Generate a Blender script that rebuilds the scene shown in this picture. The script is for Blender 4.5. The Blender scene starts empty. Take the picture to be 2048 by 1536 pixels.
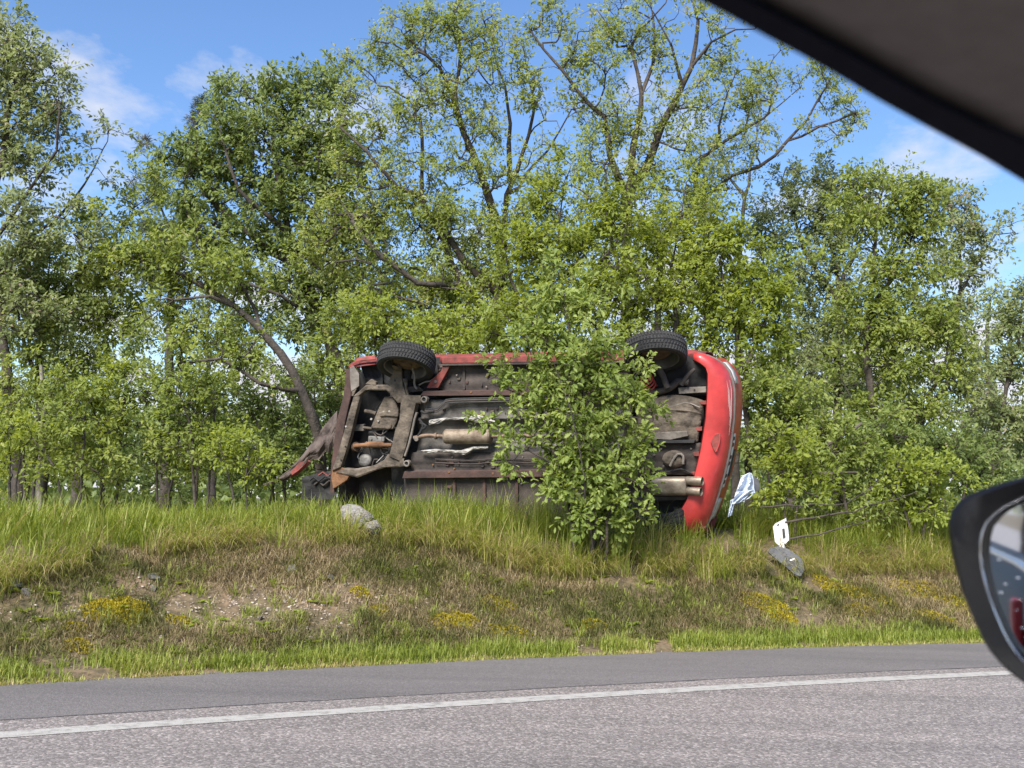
import bpy, math, random
import numpy as np
from mathutils import Matrix, Vector

# ------------------------------------------------------------------ camera, sky, sun, exposure
SC = bpy.context.scene
COL = SC.collection
FPX, CAMH, YHOR, ROLL = 2200.0, 1.05, 1000.0, 0.027      # calibrated from the photograph (2048 px wide)
_ph = math.atan((YHOR - 768) / FPX)
_up0 = np.array([0, -math.sin(_ph), math.cos(_ph)])
FWD = np.array([0, math.cos(_ph), math.sin(_ph)])
RGT = np.array([1., 0, 0]) * math.cos(ROLL) + _up0 * math.sin(ROLL)
UPV = _up0 * math.cos(ROLL) - np.array([1., 0, 0]) * math.sin(ROLL)
CAM = np.array([0, 0, CAMH])

cam = bpy.data.cameras.new('camera')
cam.lens = FPX / 2048 * 36; cam.sensor_width = 36; cam.sensor_fit = 'HORIZONTAL'
cam.clip_start = 0.02; cam.clip_end = 3000
cam.dof.use_dof = True; cam.dof.focus_distance = 10.6; cam.dof.aperture_fstop = 9
co = bpy.data.objects.new('camera', cam); COL.objects.link(co)
M = Matrix.Identity(4)
for i in range(3):
    M[i][0] = RGT[i]; M[i][1] = UPV[i]; M[i][2] = -FWD[i]; M[i][3] = CAM[i]
co.matrix_world = M
SC.camera = co

SUN_EL, SUN_AZ = math.radians(43), math.radians(203)     # azimuth clockwise from +y (behind and left of the viewer)
sun = bpy.data.lights.new('sun', 'SUN'); sun.energy = 3.5; sun.angle = math.radians(22); sun.color = (1.0, 0.95, 0.87)
so = bpy.data.objects.new('sun', sun); COL.objects.link(so)
_sd = Vector((math.sin(SUN_AZ) * math.cos(SUN_EL), math.cos(SUN_AZ) * math.cos(SUN_EL), math.sin(SUN_EL)))
so.rotation_euler = _sd.to_track_quat('Z', 'Y').to_euler()

W = bpy.data.worlds.new('World'); SC.world = W; W.use_nodes = True
nt = W.node_tree; nt.nodes.clear()
def N(tree, t, **kw):
    n = tree.nodes.new(t)
    for k, v in kw.items(): setattr(n, k, v)
    return n
out = N(nt, 'ShaderNodeOutputWorld')
sky = N(nt, 'ShaderNodeTexSky', sky_type='NISHITA', sun_disc=False, sun_elevation=SUN_EL, sun_rotation=SUN_AZ,
        air_density=1.0, dust_density=0.3, ozone_density=3.0, altitude=300)
bg = N(nt, 'ShaderNodeBackground'); bg.inputs['Strength'].default_value = 0.086
hs = N(nt, 'ShaderNodeHueSaturation'); hs.inputs['Saturation'].default_value = 1.12; hs.inputs['Hue'].default_value = 0.505
bgc = N(nt, 'ShaderNodeBackground'); bgc.inputs['Color'].default_value = (0.92, 0.93, 1.0, 1); bgc.inputs['Strength'].default_value = 0.38
mixs = N(nt, 'ShaderNodeMixShader')
tc = N(nt, 'ShaderNodeTexCoord'); sep = N(nt, 'ShaderNodeSeparateXYZ')
nt.links.new(tc.outputs['Generated'], sep.inputs[0])
add = N(nt, 'ShaderNodeMath', operation='ADD'); add.inputs[1].default_value = 0.12
nt.links.new(sep.outputs['Z'], add.inputs[0])
mx = N(nt, 'ShaderNodeMath', operation='MAXIMUM'); mx.inputs[1].default_value = 0.03
nt.links.new(add.outputs[0], mx.inputs[0])
dv = N(nt, 'ShaderNodeVectorMath', operation='DIVIDE')
cb = N(nt, 'ShaderNodeCombineXYZ')
for k in 'XYZ': nt.links.new(mx.outputs[0], cb.inputs[k])
nt.links.new(tc.outputs['Generated'], dv.inputs[0]); nt.links.new(cb.outputs[0], dv.inputs[1])
no = N(nt, 'ShaderNodeTexNoise'); no.inputs['Scale'].default_value = 1.9; no.inputs['Detail'].default_value = 8; no.inputs['Roughness'].default_value = 0.58
mp = N(nt, 'ShaderNodeMapping'); mp.inputs['Location'].default_value = (8.74, 2.44, 1.6); mp.inputs['Scale'].default_value = (1.15, 0.8, 0.0)
nt.links.new(dv.outputs[0], mp.inputs[0]); nt.links.new(mp.outputs[0], no.inputs['Vector'])
# more cloud towards the horizon, as in any layer seen from below
hz = N(nt, 'ShaderNodeMapRange'); hz.inputs['From Min'].default_value = 0.0; hz.inputs['From Max'].default_value = 0.42
hz.inputs['To Min'].default_value = 0.19; hz.inputs['To Max'].default_value = -0.075
nt.links.new(sep.outputs['Z'], hz.inputs['Value'])
ad2 = N(nt, 'ShaderNodeMath', operation='ADD'); nt.links.new(no.outputs['Fac'], ad2.inputs[0]); nt.links.new(hz.outputs[0], ad2.inputs[1])
rp = N(nt, 'ShaderNodeValToRGB'); rp.color_ramp.elements[0].position = 0.515; rp.color_ramp.elements[1].position = 0.68
nt.links.new(ad2.outputs[0], rp.inputs[0])
nt.links.new(sky.outputs[0], hs.inputs['Color']); nt.links.new(hs.outputs[0], bg.inputs['Color'])
nt.links.new(rp.outputs[0], mixs.inputs[0]); nt.links.new(bg.outputs[0], mixs.inputs[1]); nt.links.new(bgc.outputs[0], mixs.inputs[2])
nt.links.new(mixs.outputs[0], out.inputs['Surface'])

SC.view_settings.view_transform = 'Standard'; SC.view_settings.look = 'None'
SC.view_settings.gamma = 1.0; SC.view_settings.use_curve_mapping = False
SC.view_settings.exposure = 1.34
SC.cycles.max_bounces = 7; SC.cycles.diffuse_bounces = 4; SC.cycles.glossy_bounces = 2
SC.cycles.transmission_bounces = 4; SC.cycles.use_denoising = True

# ------------------------------------------------------------------ helpers
RNG = np.random.default_rng(7)
random.seed(7)
def ray(px, py): return FWD + (px - 1024) / FPX * RGT + (768 - py) / FPX * UPV
def at(px, py, Y):                       # the point on a pixel's ray at distance Y in front of the camera
    d = ray(px, py); return CAM + d * (Y / d[1])
def on_z(px, py, z):
    d = ray(px, py); return CAM + d * ((z - CAMH) / d[2])

def tag(o, label=None, cat=None, group=None, kind=None):
    if label: o['label'] = label
    if cat: o['category'] = cat
    if group: o['group'] = group
    if kind: o['kind'] = kind
    return o
def link(o, parent=None):
    COL.objects.link(o)
    if parent is not None: o.parent = parent
    return o
def empty(name, loc=(0, 0, 0)):
    o = bpy.data.objects.new(name, None); COL.objects.link(o); o.location = loc; o.empty_display_size = 0.1
    return o
def arr_mesh(name, V, T, mat, parent=None, tint=None, smooth=False, origin=None):
    """triangle arrays -> one mesh object (origin = parent's location, subtracted)"""
    V = np.asarray(V, dtype=np.float32); T = np.asarray(T, dtype=np.int32)
    if origin is not None: V = V - np.asarray(origin, dtype=np.float32)
    me = bpy.data.meshes.new(name)
    me.vertices.add(len(V)); me.vertices.foreach_set('co', V.ravel())
    me.loops.add(T.size); me.loops.foreach_set('vertex_index', T.ravel())
    me.polygons.add(len(T)); me.polygons.foreach_set('loop_start', np.arange(len(T), dtype=np.int32) * T.shape[1])
    if smooth: me.polygons.foreach_set('use_smooth', np.ones(len(T), dtype=bool))
    if tint is not None:
        a = me.attributes.new('tint', 'FLOAT', 'POINT'); a.data.foreach_set('value', np.asarray(tint, dtype=np.float32))
    me.update(calc_edges=True)
    me.materials.append(mat)
    return link(bpy.data.objects.new(name, me), parent)

class MB:
    """collects shapes; build() links them as ONE mesh object"""
    def __init__(s): s.v = []; s.f = []
    def poly(s, pts): b = len(s.v); s.v += [tuple(map(float, p)) for p in pts]; s.f.append(tuple(range(b, b + len(pts)))); return s
    def grid(s, rows, close_u=False, close_v=False):
        b = len(s.v); nr = len(rows); nc = len(rows[0])
        for r in rows: s.v += [tuple(map(float, p)) for p in r]
        for i in range(nr if close_u else nr - 1):
            for j in range(nc if close_v else nc - 1):
                i2 = (i + 1) % nr; j2 = (j + 1) % nc
                s.f.append((b + i * nc + j, b + i * nc + j2, b + i2 * nc + j2, b + i2 * nc + j))
        return s
    def prism(s, pts, ext):                # polygon (3D points) pushed along the vector ext
        pts = [np.array(p, float) for p in pts]; ext = np.array(ext, float); n = len(pts)
        b = len(s.v); s.v += [tuple(p) for p in pts] + [tuple(p + ext) for p in pts]
        s.f.append(tuple(range(b, b + n))); s.f.append(tuple(range(b + 2 * n - 1, b + n - 1, -1)))
        for i in range(n): j = (i + 1) % n; s.f.append((b + i, b + n + i, b + n + j, b + j))
        return s
    def box(s, c, d, ax=None):
        c = np.array(c, float); ax = np.eye(3) if ax is None else ax
        P = [c + ax[0] * d[0] / 2 * i + ax[1] * d[1] / 2 * j - ax[2] * d[2] / 2 for i, j in ((-1, -1), (1, -1), (1, 1), (-1, 1))]
        return s.prism(P, np.array(ax[2]) * d[2])
    def tube(s, path, r, n=10, cap=True):
        P = [np.array(p, float) for p in path]; rr = r if hasattr(r, '__len__') else [r] * len(P)
        rows = []; ref = np.array([0.13, 0.31, 0.94])
        for i, p in enumerate(P):
            t = P[min(i + 1, len(P) - 1)] - P[max(i - 1, 0)]; t = t / (np.linalg.norm(t) + 1e-9)
            if abs(t @ ref) > 0.95: ref = np.array([0.9, 0.3, 0.1])
            a = np.cross(t, ref); a /= np.linalg.norm(a); b_ = np.cross(t, a); ref = ref if i else ref
            rows.append([p + rr[i] * (math.cos(q) * a + math.sin(q) * b_) for q in np.linspace(0, 2 * math.pi, n, endpoint=False)])
        s.grid(rows, close_v=True)
        if cap: s.poly(rows[0][::-1]); s.poly(rows[-1])
        return s
    def lathe(s, c, axis, prof, n=24, ref=(1, 0, 0), close=False):   # prof: (radius, along axis)
        c = np.array(c, float); k = np.array(axis, float); k /= np.linalg.norm(k)
        a = np.array(ref, float); a -= k * (a @ k); a /= np.linalg.norm(a); b_ = np.cross(k, a)
        rows = [[c + k * h + r * (math.cos(q) * a + math.sin(q) * b_) for q in np.linspace(0, 2 * math.pi, n, endpoint=False)] for r, h in prof]
        s.grid(rows, close_u=close, close_v=True); return s
    def build(s, name, mat, parent=None, smooth=False, bevel=0.0, solid=0.0, angle=40, subd=0):
        me = bpy.data.meshes.new(name); me.from_pydata(s.v, [], s.f); me.validate(); me.update()
        me.materials.append(mat)
        o = link(bpy.data.objects.new(name, me), parent)
        if solid: m = o.modifiers.new('solid', 'SOLIDIFY'); m.thickness = solid; m.offset = 0
        if subd: m = o.modifiers.new('sub', 'SUBSURF'); m.levels = m.render_levels = subd
        if bevel: m = o.modifiers.new('bev', 'BEVEL'); m.width = bevel; m.segments = 2; m.limit_method = 'ANGLE'; m.angle_limit = math.radians(35)
        if smooth:
            for p in me.polygons: p.use_smooth = True
            if angle < 179: me.set_sharp_from_angle(angle=math.radians(angle))
        return o

def crom(pts, step):
    """Catmull-Rom through points, resampled about every step metres"""
    P = np.array(pts, float); P = np.vstack([2 * P[0] - P[1], P, 2 * P[-1] - P[-2]]); o = []
    for i in range(1, len(P) - 2):
        n = max(1, int(np.linalg.norm(P[i + 1] - P[i]) / step))
        for t in np.arange(n) / n:
            o.append(0.5 * (2 * P[i] + (P[i + 1] - P[i - 1]) * t + (2 * P[i - 1] - 5 * P[i] + 4 * P[i + 1] - P[i + 2]) * t * t + (3 * P[i] - P[i - 1] - 3 * P[i + 1] + P[i + 2]) * t ** 3))
    o.append(P[-2]); return np.array(o)

_G = np.random.default_rng(3).random((256, 256))
def vnoise(x, y):
    x = np.asarray(x, float); y = np.asarray(y, float)
    xi = np.floor(x).astype(int); yi = np.floor(y).astype(int); fx = x - xi; fy = y - yi
    fx = fx * fx * (3 - 2 * fx); fy = fy * fy * (3 - 2 * fy)
    g = lambda a, b: _G[a % 256, b % 256]
    return (g(xi, yi) * (1 - fx) + g(xi + 1, yi) * fx) * (1 - fy) + (g(xi, yi + 1) * (1 - fx) + g(xi + 1, yi + 1) * fx) * fy
def fbm(x, y, o=4): return sum(vnoise(x * 2 ** k + 17 * k, y * 2 ** k - 9 * k) * 0.5 ** k for k in range(o)) / (2 - 0.5 ** (o - 1))

# ------------------------------------------------------------------ procedural materials
def mat(name, col, rough=0.7, metal=0.0, spec=0.5, noise=None, col2=None, nscale=8, bump=0.0, bscale=None, lo=0.35, hi=0.65, coat=0.0):
    m = bpy.data.materials.new(name); m.use_nodes = True; t = m.node_tree; p = t.nodes['Principled BSDF']
    p.inputs['Roughness'].default_value = rough; p.inputs['Metallic'].default_value = metal
    p.inputs['Specular IOR Level'].default_value = spec; p.inputs['Coat Weight'].default_value = coat
    p.inputs['Base Color'].default_value = (*col, 1)
    c = N(t, 'ShaderNodeTexCoord')
    if col2 is not None:
        n = N(t, 'ShaderNodeTexNoise'); n.inputs['Scale'].default_value = nscale; n.inputs['Detail'].default_value = 7; n.inputs['Roughness'].default_value = 0.62
        t.links.new(c.outputs['Object'], n.inputs['Vector'])
        r = N(t, 'ShaderNodeValToRGB'); e = r.color_ramp.elements
        e[0].position = lo; e[0].color = (*col, 1); e[1].position = hi; e[1].color = (*col2, 1)
        t.links.new(n.outputs['Fac'], r.inputs[0]); t.links.new(r.outputs[0], p.inputs['Base Color'])
    if bump:
        n2 = N(t, 'ShaderNodeTexNoise'); n2.inputs['Scale'].default_value = bscale or nscale * 4; n2.inputs['Detail'].default_value = 5
        t.links.new(c.outputs['Object'], n2.inputs['Vector'])
        b = N(t, 'ShaderNodeBump'); b.inputs['Strength'].default_value = 1.0; b.inputs['Distance'].default_value = bump
        t.links.new(n2.outputs['Fac'], b.inputs['Height']); t.links.new(b.outputs[0], p.inputs['Normal'])
    return m
def leaf_mat(name, ramp, trans=0.45, rough=0.5):
    m = bpy.data.materials.new(name); m.use_nodes = True; t = m.node_tree; t.nodes.clear()
    o = N(t, 'ShaderNodeOutputMaterial'); p = N(t, 'ShaderNodeBsdfPrincipled'); tr = N(t, 'ShaderNodeBsdfTranslucent'); mx = N(t, 'ShaderNodeMixShader')
    a = N(t, 'ShaderNodeAttribute', attribute_name='tint'); r = N(t, 'ShaderNodeValToRGB'); e = r.color_ramp.elements
    while len(e) < len(ramp): e.new(0.5)
    for k, (q, c) in enumerate(ramp): e[k].position = q; e[k].color = (*c, 1)
    t.links.new(a.outputs['Fac'], r.inputs[0]); t.links.new(r.outputs[0], p.inputs['Base Color'])
    h = N(t, 'ShaderNodeHueSaturation'); h.inputs['Hue'].default_value = 0.485; h.inputs['Value'].default_value = 1.5; h.inputs['Saturation'].default_value = 1.1
    t.links.new(r.outputs[0], h.inputs['Color']); t.links.new(h.outputs[0], tr.inputs['Color'])
    p.inputs['Roughness'].default_value = rough; p.inputs['Specular IOR Level'].default_value = 0.35
    mx.inputs[0].default_value = trans
    t.links.new(p.outputs[0], mx.inputs[1]); t.links.new(tr.outputs[0], mx.inputs[2]); t.links.new(mx.outputs[0], o.inputs[0])
    return m

M_LEAF = leaf_mat('leaf_mid', [(0, (0.120, 0.160, 0.035)), (0.45, (0.211, 0.268, 0.059)), (0.85, (0.302, 0.348, 0.092)), (1, (0.365, 0.331, 0.163))], trans=0.5)
M_LEAFD = leaf_mat('leaf_dark', [(0, (0.100, 0.139, 0.044)), (0.5, (0.177, 0.234, 0.068)), (0.9, (0.262, 0.314, 0.100)), (1, (0.308, 0.274, 0.148))], trans=0.48)
M_LEAFB = leaf_mat('leaf_young', [(0, (0.148, 0.194, 0.030)), (0.5, (0.245, 0.302, 0.050)), (1, (0.353, 0.393, 0.083))], trans=0.52)
M_LEAFS = leaf_mat('leaf_shrub', [(0, (0.109, 0.160, 0.034)), (0.5, (0.196, 0.260, 0.057)), (0.9, (0.296, 0.353, 0.100)), (1, (0.376, 0.427, 0.148))], trans=0.48, rough=0.5)
M_LEAFG = leaf_mat('leaf_greyish', [(0, (0.131, 0.169, 0.065)), (0.5, (0.222, 0.268, 0.107)), (0.85, (0.308, 0.336, 0.156)), (1, (0.376, 0.285, 0.237))], trans=0.5)
M_NEEDLE = leaf_mat('pine_needle', [(0, (0.03, 0.05, 0.02)), (0.6, (0.07, 0.095, 0.03)), (1, (0.20, 0.11, 0.06))], trans=0.15)
M_GRASS = leaf_mat('grass', [(0, (0.150, 0.200, 0.028)), (0.35, (0.250, 0.300, 0.050)), (0.62, (0.345, 0.350, 0.090)), (0.8, (0.43, 0.35, 0.16)), (1, (0.50, 0.41, 0.24))], trans=0.4)
M_THATCH = leaf_mat('dry_thatch', [(0, (0.080, 0.092, 0.024)), (0.35, (0.150, 0.150, 0.048)), (0.7, (0.245, 0.190, 0.098)), (1, (0.40, 0.32, 0.19))], trans=0.2)
M_MOSS = leaf_mat('moss', [(0, (0.20, 0.165, 0.010)), (0.6, (0.38, 0.31, 0.014)), (1, (0.50, 0.42, 0.02))], trans=0.3)
M_BARK = mat('bark', (0.030, 0.024, 0.020), 0.9, col2=(0.078, 0.063, 0.051), nscale=14, bump=0.012, bscale=40)
M_BARKG = mat('bark_pale', (0.07, 0.058, 0.047), 0.9, col2=(0.15, 0.13, 0.108), nscale=12, bump=0.01, bscale=40)
M_DEADWOOD = mat('dead_wood', (0.30, 0.265, 0.22), 0.9, col2=(0.42, 0.38, 0.33), nscale=10, bump=0.006)
# ------------------------------------------------------------------ ground, road, markings (road frame: s = metres beyond the asphalt edge)
COSP = math.cos(math.atan(0.49))
def _poly(a, b, c, x, lim=4.5):
    x = np.asarray(x, float); q = np.clip(x, -lim, lim)
    return a + b * q + c * q * q + (x - q) * (b + 2 * c * q)
def edge_y(x): return _poly(7.46, 0.500, -0.0185, x)
def bound_y(x): return _poly(6.244, 0.474, -0.0125, x)
def line_y(x): return _poly(5.913, 0.497, -0.013, x)
def s_of(x, y): return (y - edge_y(x)) * COSP
def y_of(x, s): return edge_y(x) + s / COSP
_S = np.array([-900, -0.25, -0.02, 0.10, 0.35, 0.9, 1.30, 1.75, 2.25, 3.0, 5.0, 9, 14, 22, 40, 90, 300, 1200])
_Z = np.array([-0.05, -0.05, -0.03, 0.02, 0.055, 0.23, 0.42, 0.66, 0.80, 0.82, 0.78, 0.7, 0.45, -0.6, -2.2, -3.2, -3.6, -3.6])
def ground_z(x, y, fine=True):
    x = np.asarray(x, float); y = np.asarray(y, float); s = s_of(x, y)
    crest = np.interp(x, [-6, -3, -1, 1.5, 4, 8], [0.80, 0.84, 0.95, 1.0, 0.98, 0.94])
    shift = 0.22 * (fbm(x * 0.35 + 4, x * 0 + 2) - 0.5)
    z = np.interp(s + shift * np.clip(s, 0, 1), _S, _Z) * np.where(s > 0.3, 1 + (crest - 1) * np.clip((s - 0.3) / 1.2, 0, 1) * np.clip((30 - s) / 20, 0, 1), 1)
    amp = np.clip(s / 0.5, 0, 1) * np.clip(1.2 - s / 60, 0, 1)
    z = z + amp * (0.11 * (fbm(x * 0.9, y * 0.9) - 0.5) + 0.10 * (fbm(x * 3.5 + 9, y * 3.5) - 0.5) + (0.03 * (fbm(x * 15, y * 15 + 5, 3) - 0.5) if fine else 0))
    return z
def gpt(px, Y, dz=0.0):                       # ground point straight below a pixel column at distance Y
    d = ray(px, 1000); x = d[0] * Y / d[1]; return np.array([x, Y, float(ground_z(x, Y)) + dz])

M_GROUND = mat('bank_soil', (0.045, 0.036, 0.022), 0.95)
t = M_GROUND.node_tree; p = t.nodes['Principled BSDF']; c = N(t, 'ShaderNodeTexCoord')
n1 = N(t, 'ShaderNodeTexNoise'); n1.inputs['Scale'].default_value = 1.6; n1.inputs['Detail'].default_value = 9; n1.inputs['Roughness'].default_value = 0.7
n2 = N(t, 'ShaderNodeTexNoise'); n2.inputs['Scale'].default_value = 22; n2.inputs['Detail'].default_value = 6
r1 = N(t, 'ShaderNodeValToRGB'); e = r1.color_ramp.elements
e[0].position = 0.30; e[0].color = (0.075, 0.068, 0.028, 1); e[1].position = 0.70; e[1].color = (0.23, 0.155, 0.10, 1)
q = e.new(0.5); q.color = (0.135, 0.104, 0.058, 1)
mxc = N(t, 'ShaderNodeMix', data_type='RGBA', blend_type='MULTIPLY'); mxc.inputs['Factor'].default_value = 0.8
r2 = N(t, 'ShaderNodeValToRGB'); r2.color_ramp.elements[0].position = 0.32; r2.color_ramp.elements[0].color = (0.42, 0.40, 0.37, 1); r2.color_ramp.elements[1].position = 0.66; r2.color_ramp.elements[1].color = (1.2, 1.15, 1.08, 1)
bp = N(t, 'ShaderNodeBump'); bp.inputs['Distance'].default_value = 0.02
for n in (n1, n2): t.links.new(c.outputs['Object'], n.inputs['Vector'])
t.links.new(n1.outputs['Fac'], r1.inputs[0]); t.links.new(n2.outputs['Fac'], r2.inputs[0])
t.links.new(r1.outputs[0], mxc.inputs['A']); t.links.new(r2.outputs[0], mxc.inputs['B']); t.links.new(mxc.outputs['Result'], p.inputs['Base Color'])
t.links.new(n2.outputs['Fac'], bp.inputs['Height']); t.links.new(bp.outputs[0], p.inputs['Normal'])

far = [6.5 * 1.45 ** k for k in range(1, 14)]
gx = np.concatenate([-np.array(far[::-1]) , np.arange(-6.5, 7.5, 0.055), np.array(far) + 1.0])
gs = np.concatenate([[-900, -300, -100, -40, -12], np.arange(-0.3, 3.3, 0.045), 3.3 * 1.12 ** np.arange(0, 52)])
GX, GS = np.meshgrid(gx, gs)
GY = y_of(GX, GS); GZ = ground_z(GX, GY)
V = np.stack([GX, GY, GZ], -1).reshape(-1, 3)
nr, nc = GX.shape; I = np.arange(nr * nc).reshape(nr, nc)
Q = np.stack([I[:-1, :-1], I[:-1, 1:], I[1:, 1:], I[1:, :-1]], -1).reshape(-1, 4)
tag(arr_mesh('ground', V, Q, M_GROUND, smooth=True), 'earth bank and woodland floor', None, kind='structure')

def asphalt(name, base, hi, agg, scale, bump):
    m = bpy.data.materials.new(name); m.use_nodes = True; t = m.node_tree; p = t.nodes['Principled BSDF']
    c = N(t, 'ShaderNodeTexCoord'); v = N(t, 'ShaderNodeTexVoronoi'); v.inputs['Scale'].default_value = scale
    t.links.new(c.outputs['Object'], v.inputs['Vector'])
    sp = N(t, 'ShaderNodeSeparateColor'); t.links.new(v.outputs['Color'], sp.inputs[0])
    r = N(t, 'ShaderNodeValToRGB'); r.color_ramp.interpolation = 'LINEAR'; e = r.color_ramp.elements
    e[0].position = 0.0; e[0].color = (*base, 1); e[1].position = 1.0; e[1].color = (*agg, 1)
    a = e.new(0.55); a.color = (*hi, 1); b = e.new(0.86); b.color = tuple(0.6 * np.array(hi) + 0.4 * np.array(agg)) + (1,)
    t.links.new(sp.outputs[0], r.inputs[0])
    n = N(t, 'ShaderNodeTexNoise'); n.inputs['Scale'].default_value = 1.3; n.inputs['Detail'].default_value = 7; n.inputs['Roughness'].default_value = 0.6
    mpp = N(t, 'ShaderNodeMapping'); mpp.inputs['Rotation'].default_value = (0, 0, -math.atan(0.48)); mpp.inputs['Scale'].default_value = (0.18, 1.6, 1)
    t.links.new(c.outputs['Object'], mpp.inputs[0]); t.links.new(mpp.outputs[0], n.inputs['Vector'])
    rr = N(t, 'ShaderNodeValToRGB'); rr.color_ramp.elements[0].position = 0.3; rr.color_ramp.elements[0].color = (0.78, 0.78, 0.79, 1); rr.color_ramp.elements[1].position = 0.7; rr.color_ramp.elements[1].color = (1.16, 1.15, 1.14, 1)
    t.links.new(n.outputs['Fac'], rr.inputs[0])
    mm = N(t, 'ShaderNodeMix', data_type='RGBA', blend_type='MULTIPLY'); mm.inputs['Factor'].default_value = 1
    t.links.new(r.outputs[0], mm.inputs['A']); t.links.new(rr.outputs[0], mm.inputs['B']); t.links.new(mm.outputs['Result'], p.inputs['Base Color'])
    b_ = N(t, 'ShaderNodeBump'); b_.inputs['Distance'].default_value = bump; b_.inputs['Strength'].default_value = 0.7
    t.links.new(v.outputs['Distance'], b_.inputs['Height']); b_.invert = True; t.links.new(b_.outputs[0], p.inputs['Normal'])
    p.inputs['Roughness'].default_value = 0.62; p.inputs['Specular IOR Level'].default_value = 0.5
    return m
M_ROAD = asphalt('road_asphalt', (0.128, 0.110, 0.101), (0.198, 0.172, 0.160), (0.40, 0.355, 0.325), 92, 0.003)
M_SHLD = asphalt('shoulder_asphalt', (0.110, 0.099, 0.095), (0.146, 0.132, 0.127), (0.205, 0.186, 0.178), 150, 0.002)
M_PAINT = mat('road_paint', (0.20, 0.184, 0.165), 0.8, col2=(0.365, 0.345, 0.315), nscale=16, lo=0.30, hi=0.52, bump=0.003, bscale=90)
M_SEAM = mat('seam_tar', (0.045, 0.042, 0.042), 0.8, col2=(0.13, 0.12, 0.12), nscale=6)
def strip(name, f0, f1, z, m, wob0=0, wob1=0, seed=0, n=5):
    xs = np.concatenate([-np.array([8 * 1.6 ** k for k in range(12, -1, -1)]), np.arange(-7.5, 8.6, 0.08), np.array([9 * 1.6 ** k for k in range(13)])])
    a = f0(xs) + wob0 * (fbm(xs * 6 + seed, xs * 0 + seed) - 0.5); b = f1(xs) + wob1 * (fbm(xs * 6 + seed + 31, xs * 0 + seed) - 0.5)
    rows = np.stack([np.stack([xs, a + (b - a) * k / (n - 1), np.full_like(xs, z)], -1) for k in range(n)])
    I = np.arange(rows.shape[0] * rows.shape[1]).reshape(rows.shape[:2])
    Q = np.stack([I[:-1, :-1], I[:-1, 1:], I[1:, 1:], I[1:, :-1]], -1).reshape(-1, 4)
    return tag(arr_mesh(name, rows.reshape(-1, 3), Q, m), kind='structure')
strip('road', lambda x: line_y(x) - 8.6, lambda x: bound_y(x) + 0.06, 0.0, M_ROAD)
strip('hard_shoulder', lambda x: bound_y(x), lambda x: edge_y(x) + 0.02, 0.0012, M_SHLD, 0.02, 0.10, 3)
strip('shoulder_seam', lambda x: bound_y(x) - 0.012 + 0.012 * (fbm(x * 1.2, x * 0) > 0.52), lambda x: bound_y(x) + 0.006, 0.0022, M_SEAM, 0.02, 0.02, 8, 2)
strip('road_edge_line', lambda x: line_y(x) - 0.07, lambda x: line_y(x) + 0.08, 0.0025, M_PAINT, 0.018, 0.018, 5, 3)

# ------------------------------------------------------------------ blades, leaves, trees
def blades(base, az, h, bend, w, tint, K=4, droop=1.0):
    """curved ribbons: base (n,3), azimuth they lean to, height, bend 0..1, width"""
    n = len(base); d = np.stack([np.cos(az), np.sin(az), 0 * az], -1); sd = np.stack([-np.sin(az), np.cos(az), 0 * az], -1)
    V = []
    for k in range(K + 1):
        t = k / K; ang = bend * t * 1.9 * droop
        # integrate the curve approximately
        hor = h * (np.sin(ang / 2) ** 1.0) * t; ver = h * np.cos(ang * 0.62) * t
        p = base + d * hor[:, None]; p[:, 2] += ver
        wk = (w * (1 - t ** 2 * 0.9) / 2)[:, None]
        if k < K: V += [p - sd * wk, p + sd * wk]
        else: V += [p]
    m = 2 * K + 1
    V = np.stack(V, 1)
    f = []
    for k in range(K - 1): a = 2 * k; f += [(a, a + 1, a + 3), (a, a + 3, a + 2)]
    a = 2 * (K - 1); f.append((a, a + 1, a + 2))
    T = (np.array(f)[None] + (np.arange(n) * m)[:, None, None]).reshape(-1, 3)
    return V.reshape(-1, 3), T, np.repeat(tint, m)

def join(parts):
    V, T, C, o = [], [], [], 0
    for v, t_, c_ in parts: V.append(v); T.append(t_ + o); C.append(c_); o += len(v)
    return np.concatenate(V), np.concatenate(T), np.concatenate(C)

LEAF_S = (np.array([(0, 0), (0.30, 0.42), (0.68, 0.36), (1, 0), (0.68, -0.36), (0.30, -0.42), (0.5, 0)]),
          [(0, 6, 1), (1, 6, 2), (2, 6, 3), (3, 6, 4), (4, 6, 5), (5, 6, 0)])
LEAF_T = (np.array([(0, 0), (0.45, 0.40), (1, 0), (0.45, -0.40)]), [(0, 2, 1), (0, 3, 2)])
LEAF_OAK = (np.array([(0, 0), (0.18, 0.20), (0.30, 0.14), (0.42, 0.38), (0.54, 0.24), (0.70, 0.46), (0.80, 0.28), (0.96, 0.24), (1.04, 0),
                      (0.96, -0.24), (0.80, -0.28), (0.70, -0.46), (0.54, -0.24), (0.42, -0.38), (0.30, -0.14), (0.18, -0.20)]), None)
_k = len(LEAF_OAK[0]); LEAF_OAK = (np.vstack([LEAF_OAK[0], [(0.55, 0)]]), [(i, _k, (i + 1) % _k)[::-1] for i in range(_k)])
def leaves(pos, axis, up, ln, wd, tint, tpl):
    P, F = tpl; n = len(pos)
    a = axis / (np.linalg.norm(axis, axis=1, keepdims=True) + 1e-9)
    b = np.cross(up, a); b /= np.linalg.norm(b, axis=1, keepdims=True) + 1e-9; nn = np.cross(a, b)
    V = pos[:, None] + a[:, None] * (P[None, :, :1] * ln[:, None, None]) + b[:, None] * (P[None, :, 1:] * wd[:, None, None]) \
        + nn[:, None] * ((np.abs(P[None, :, 1:]) * 0.35 - 0.18 * P[None, :, :1] ** 2) * ln[:, None, None])
    m = len(P); T = (np.array(F)[None] + (np.arange(n) * m)[:, None, None]).reshape(-1, 3)
    return V.reshape(-1, 3), T, np.repeat(tint, m)

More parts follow.
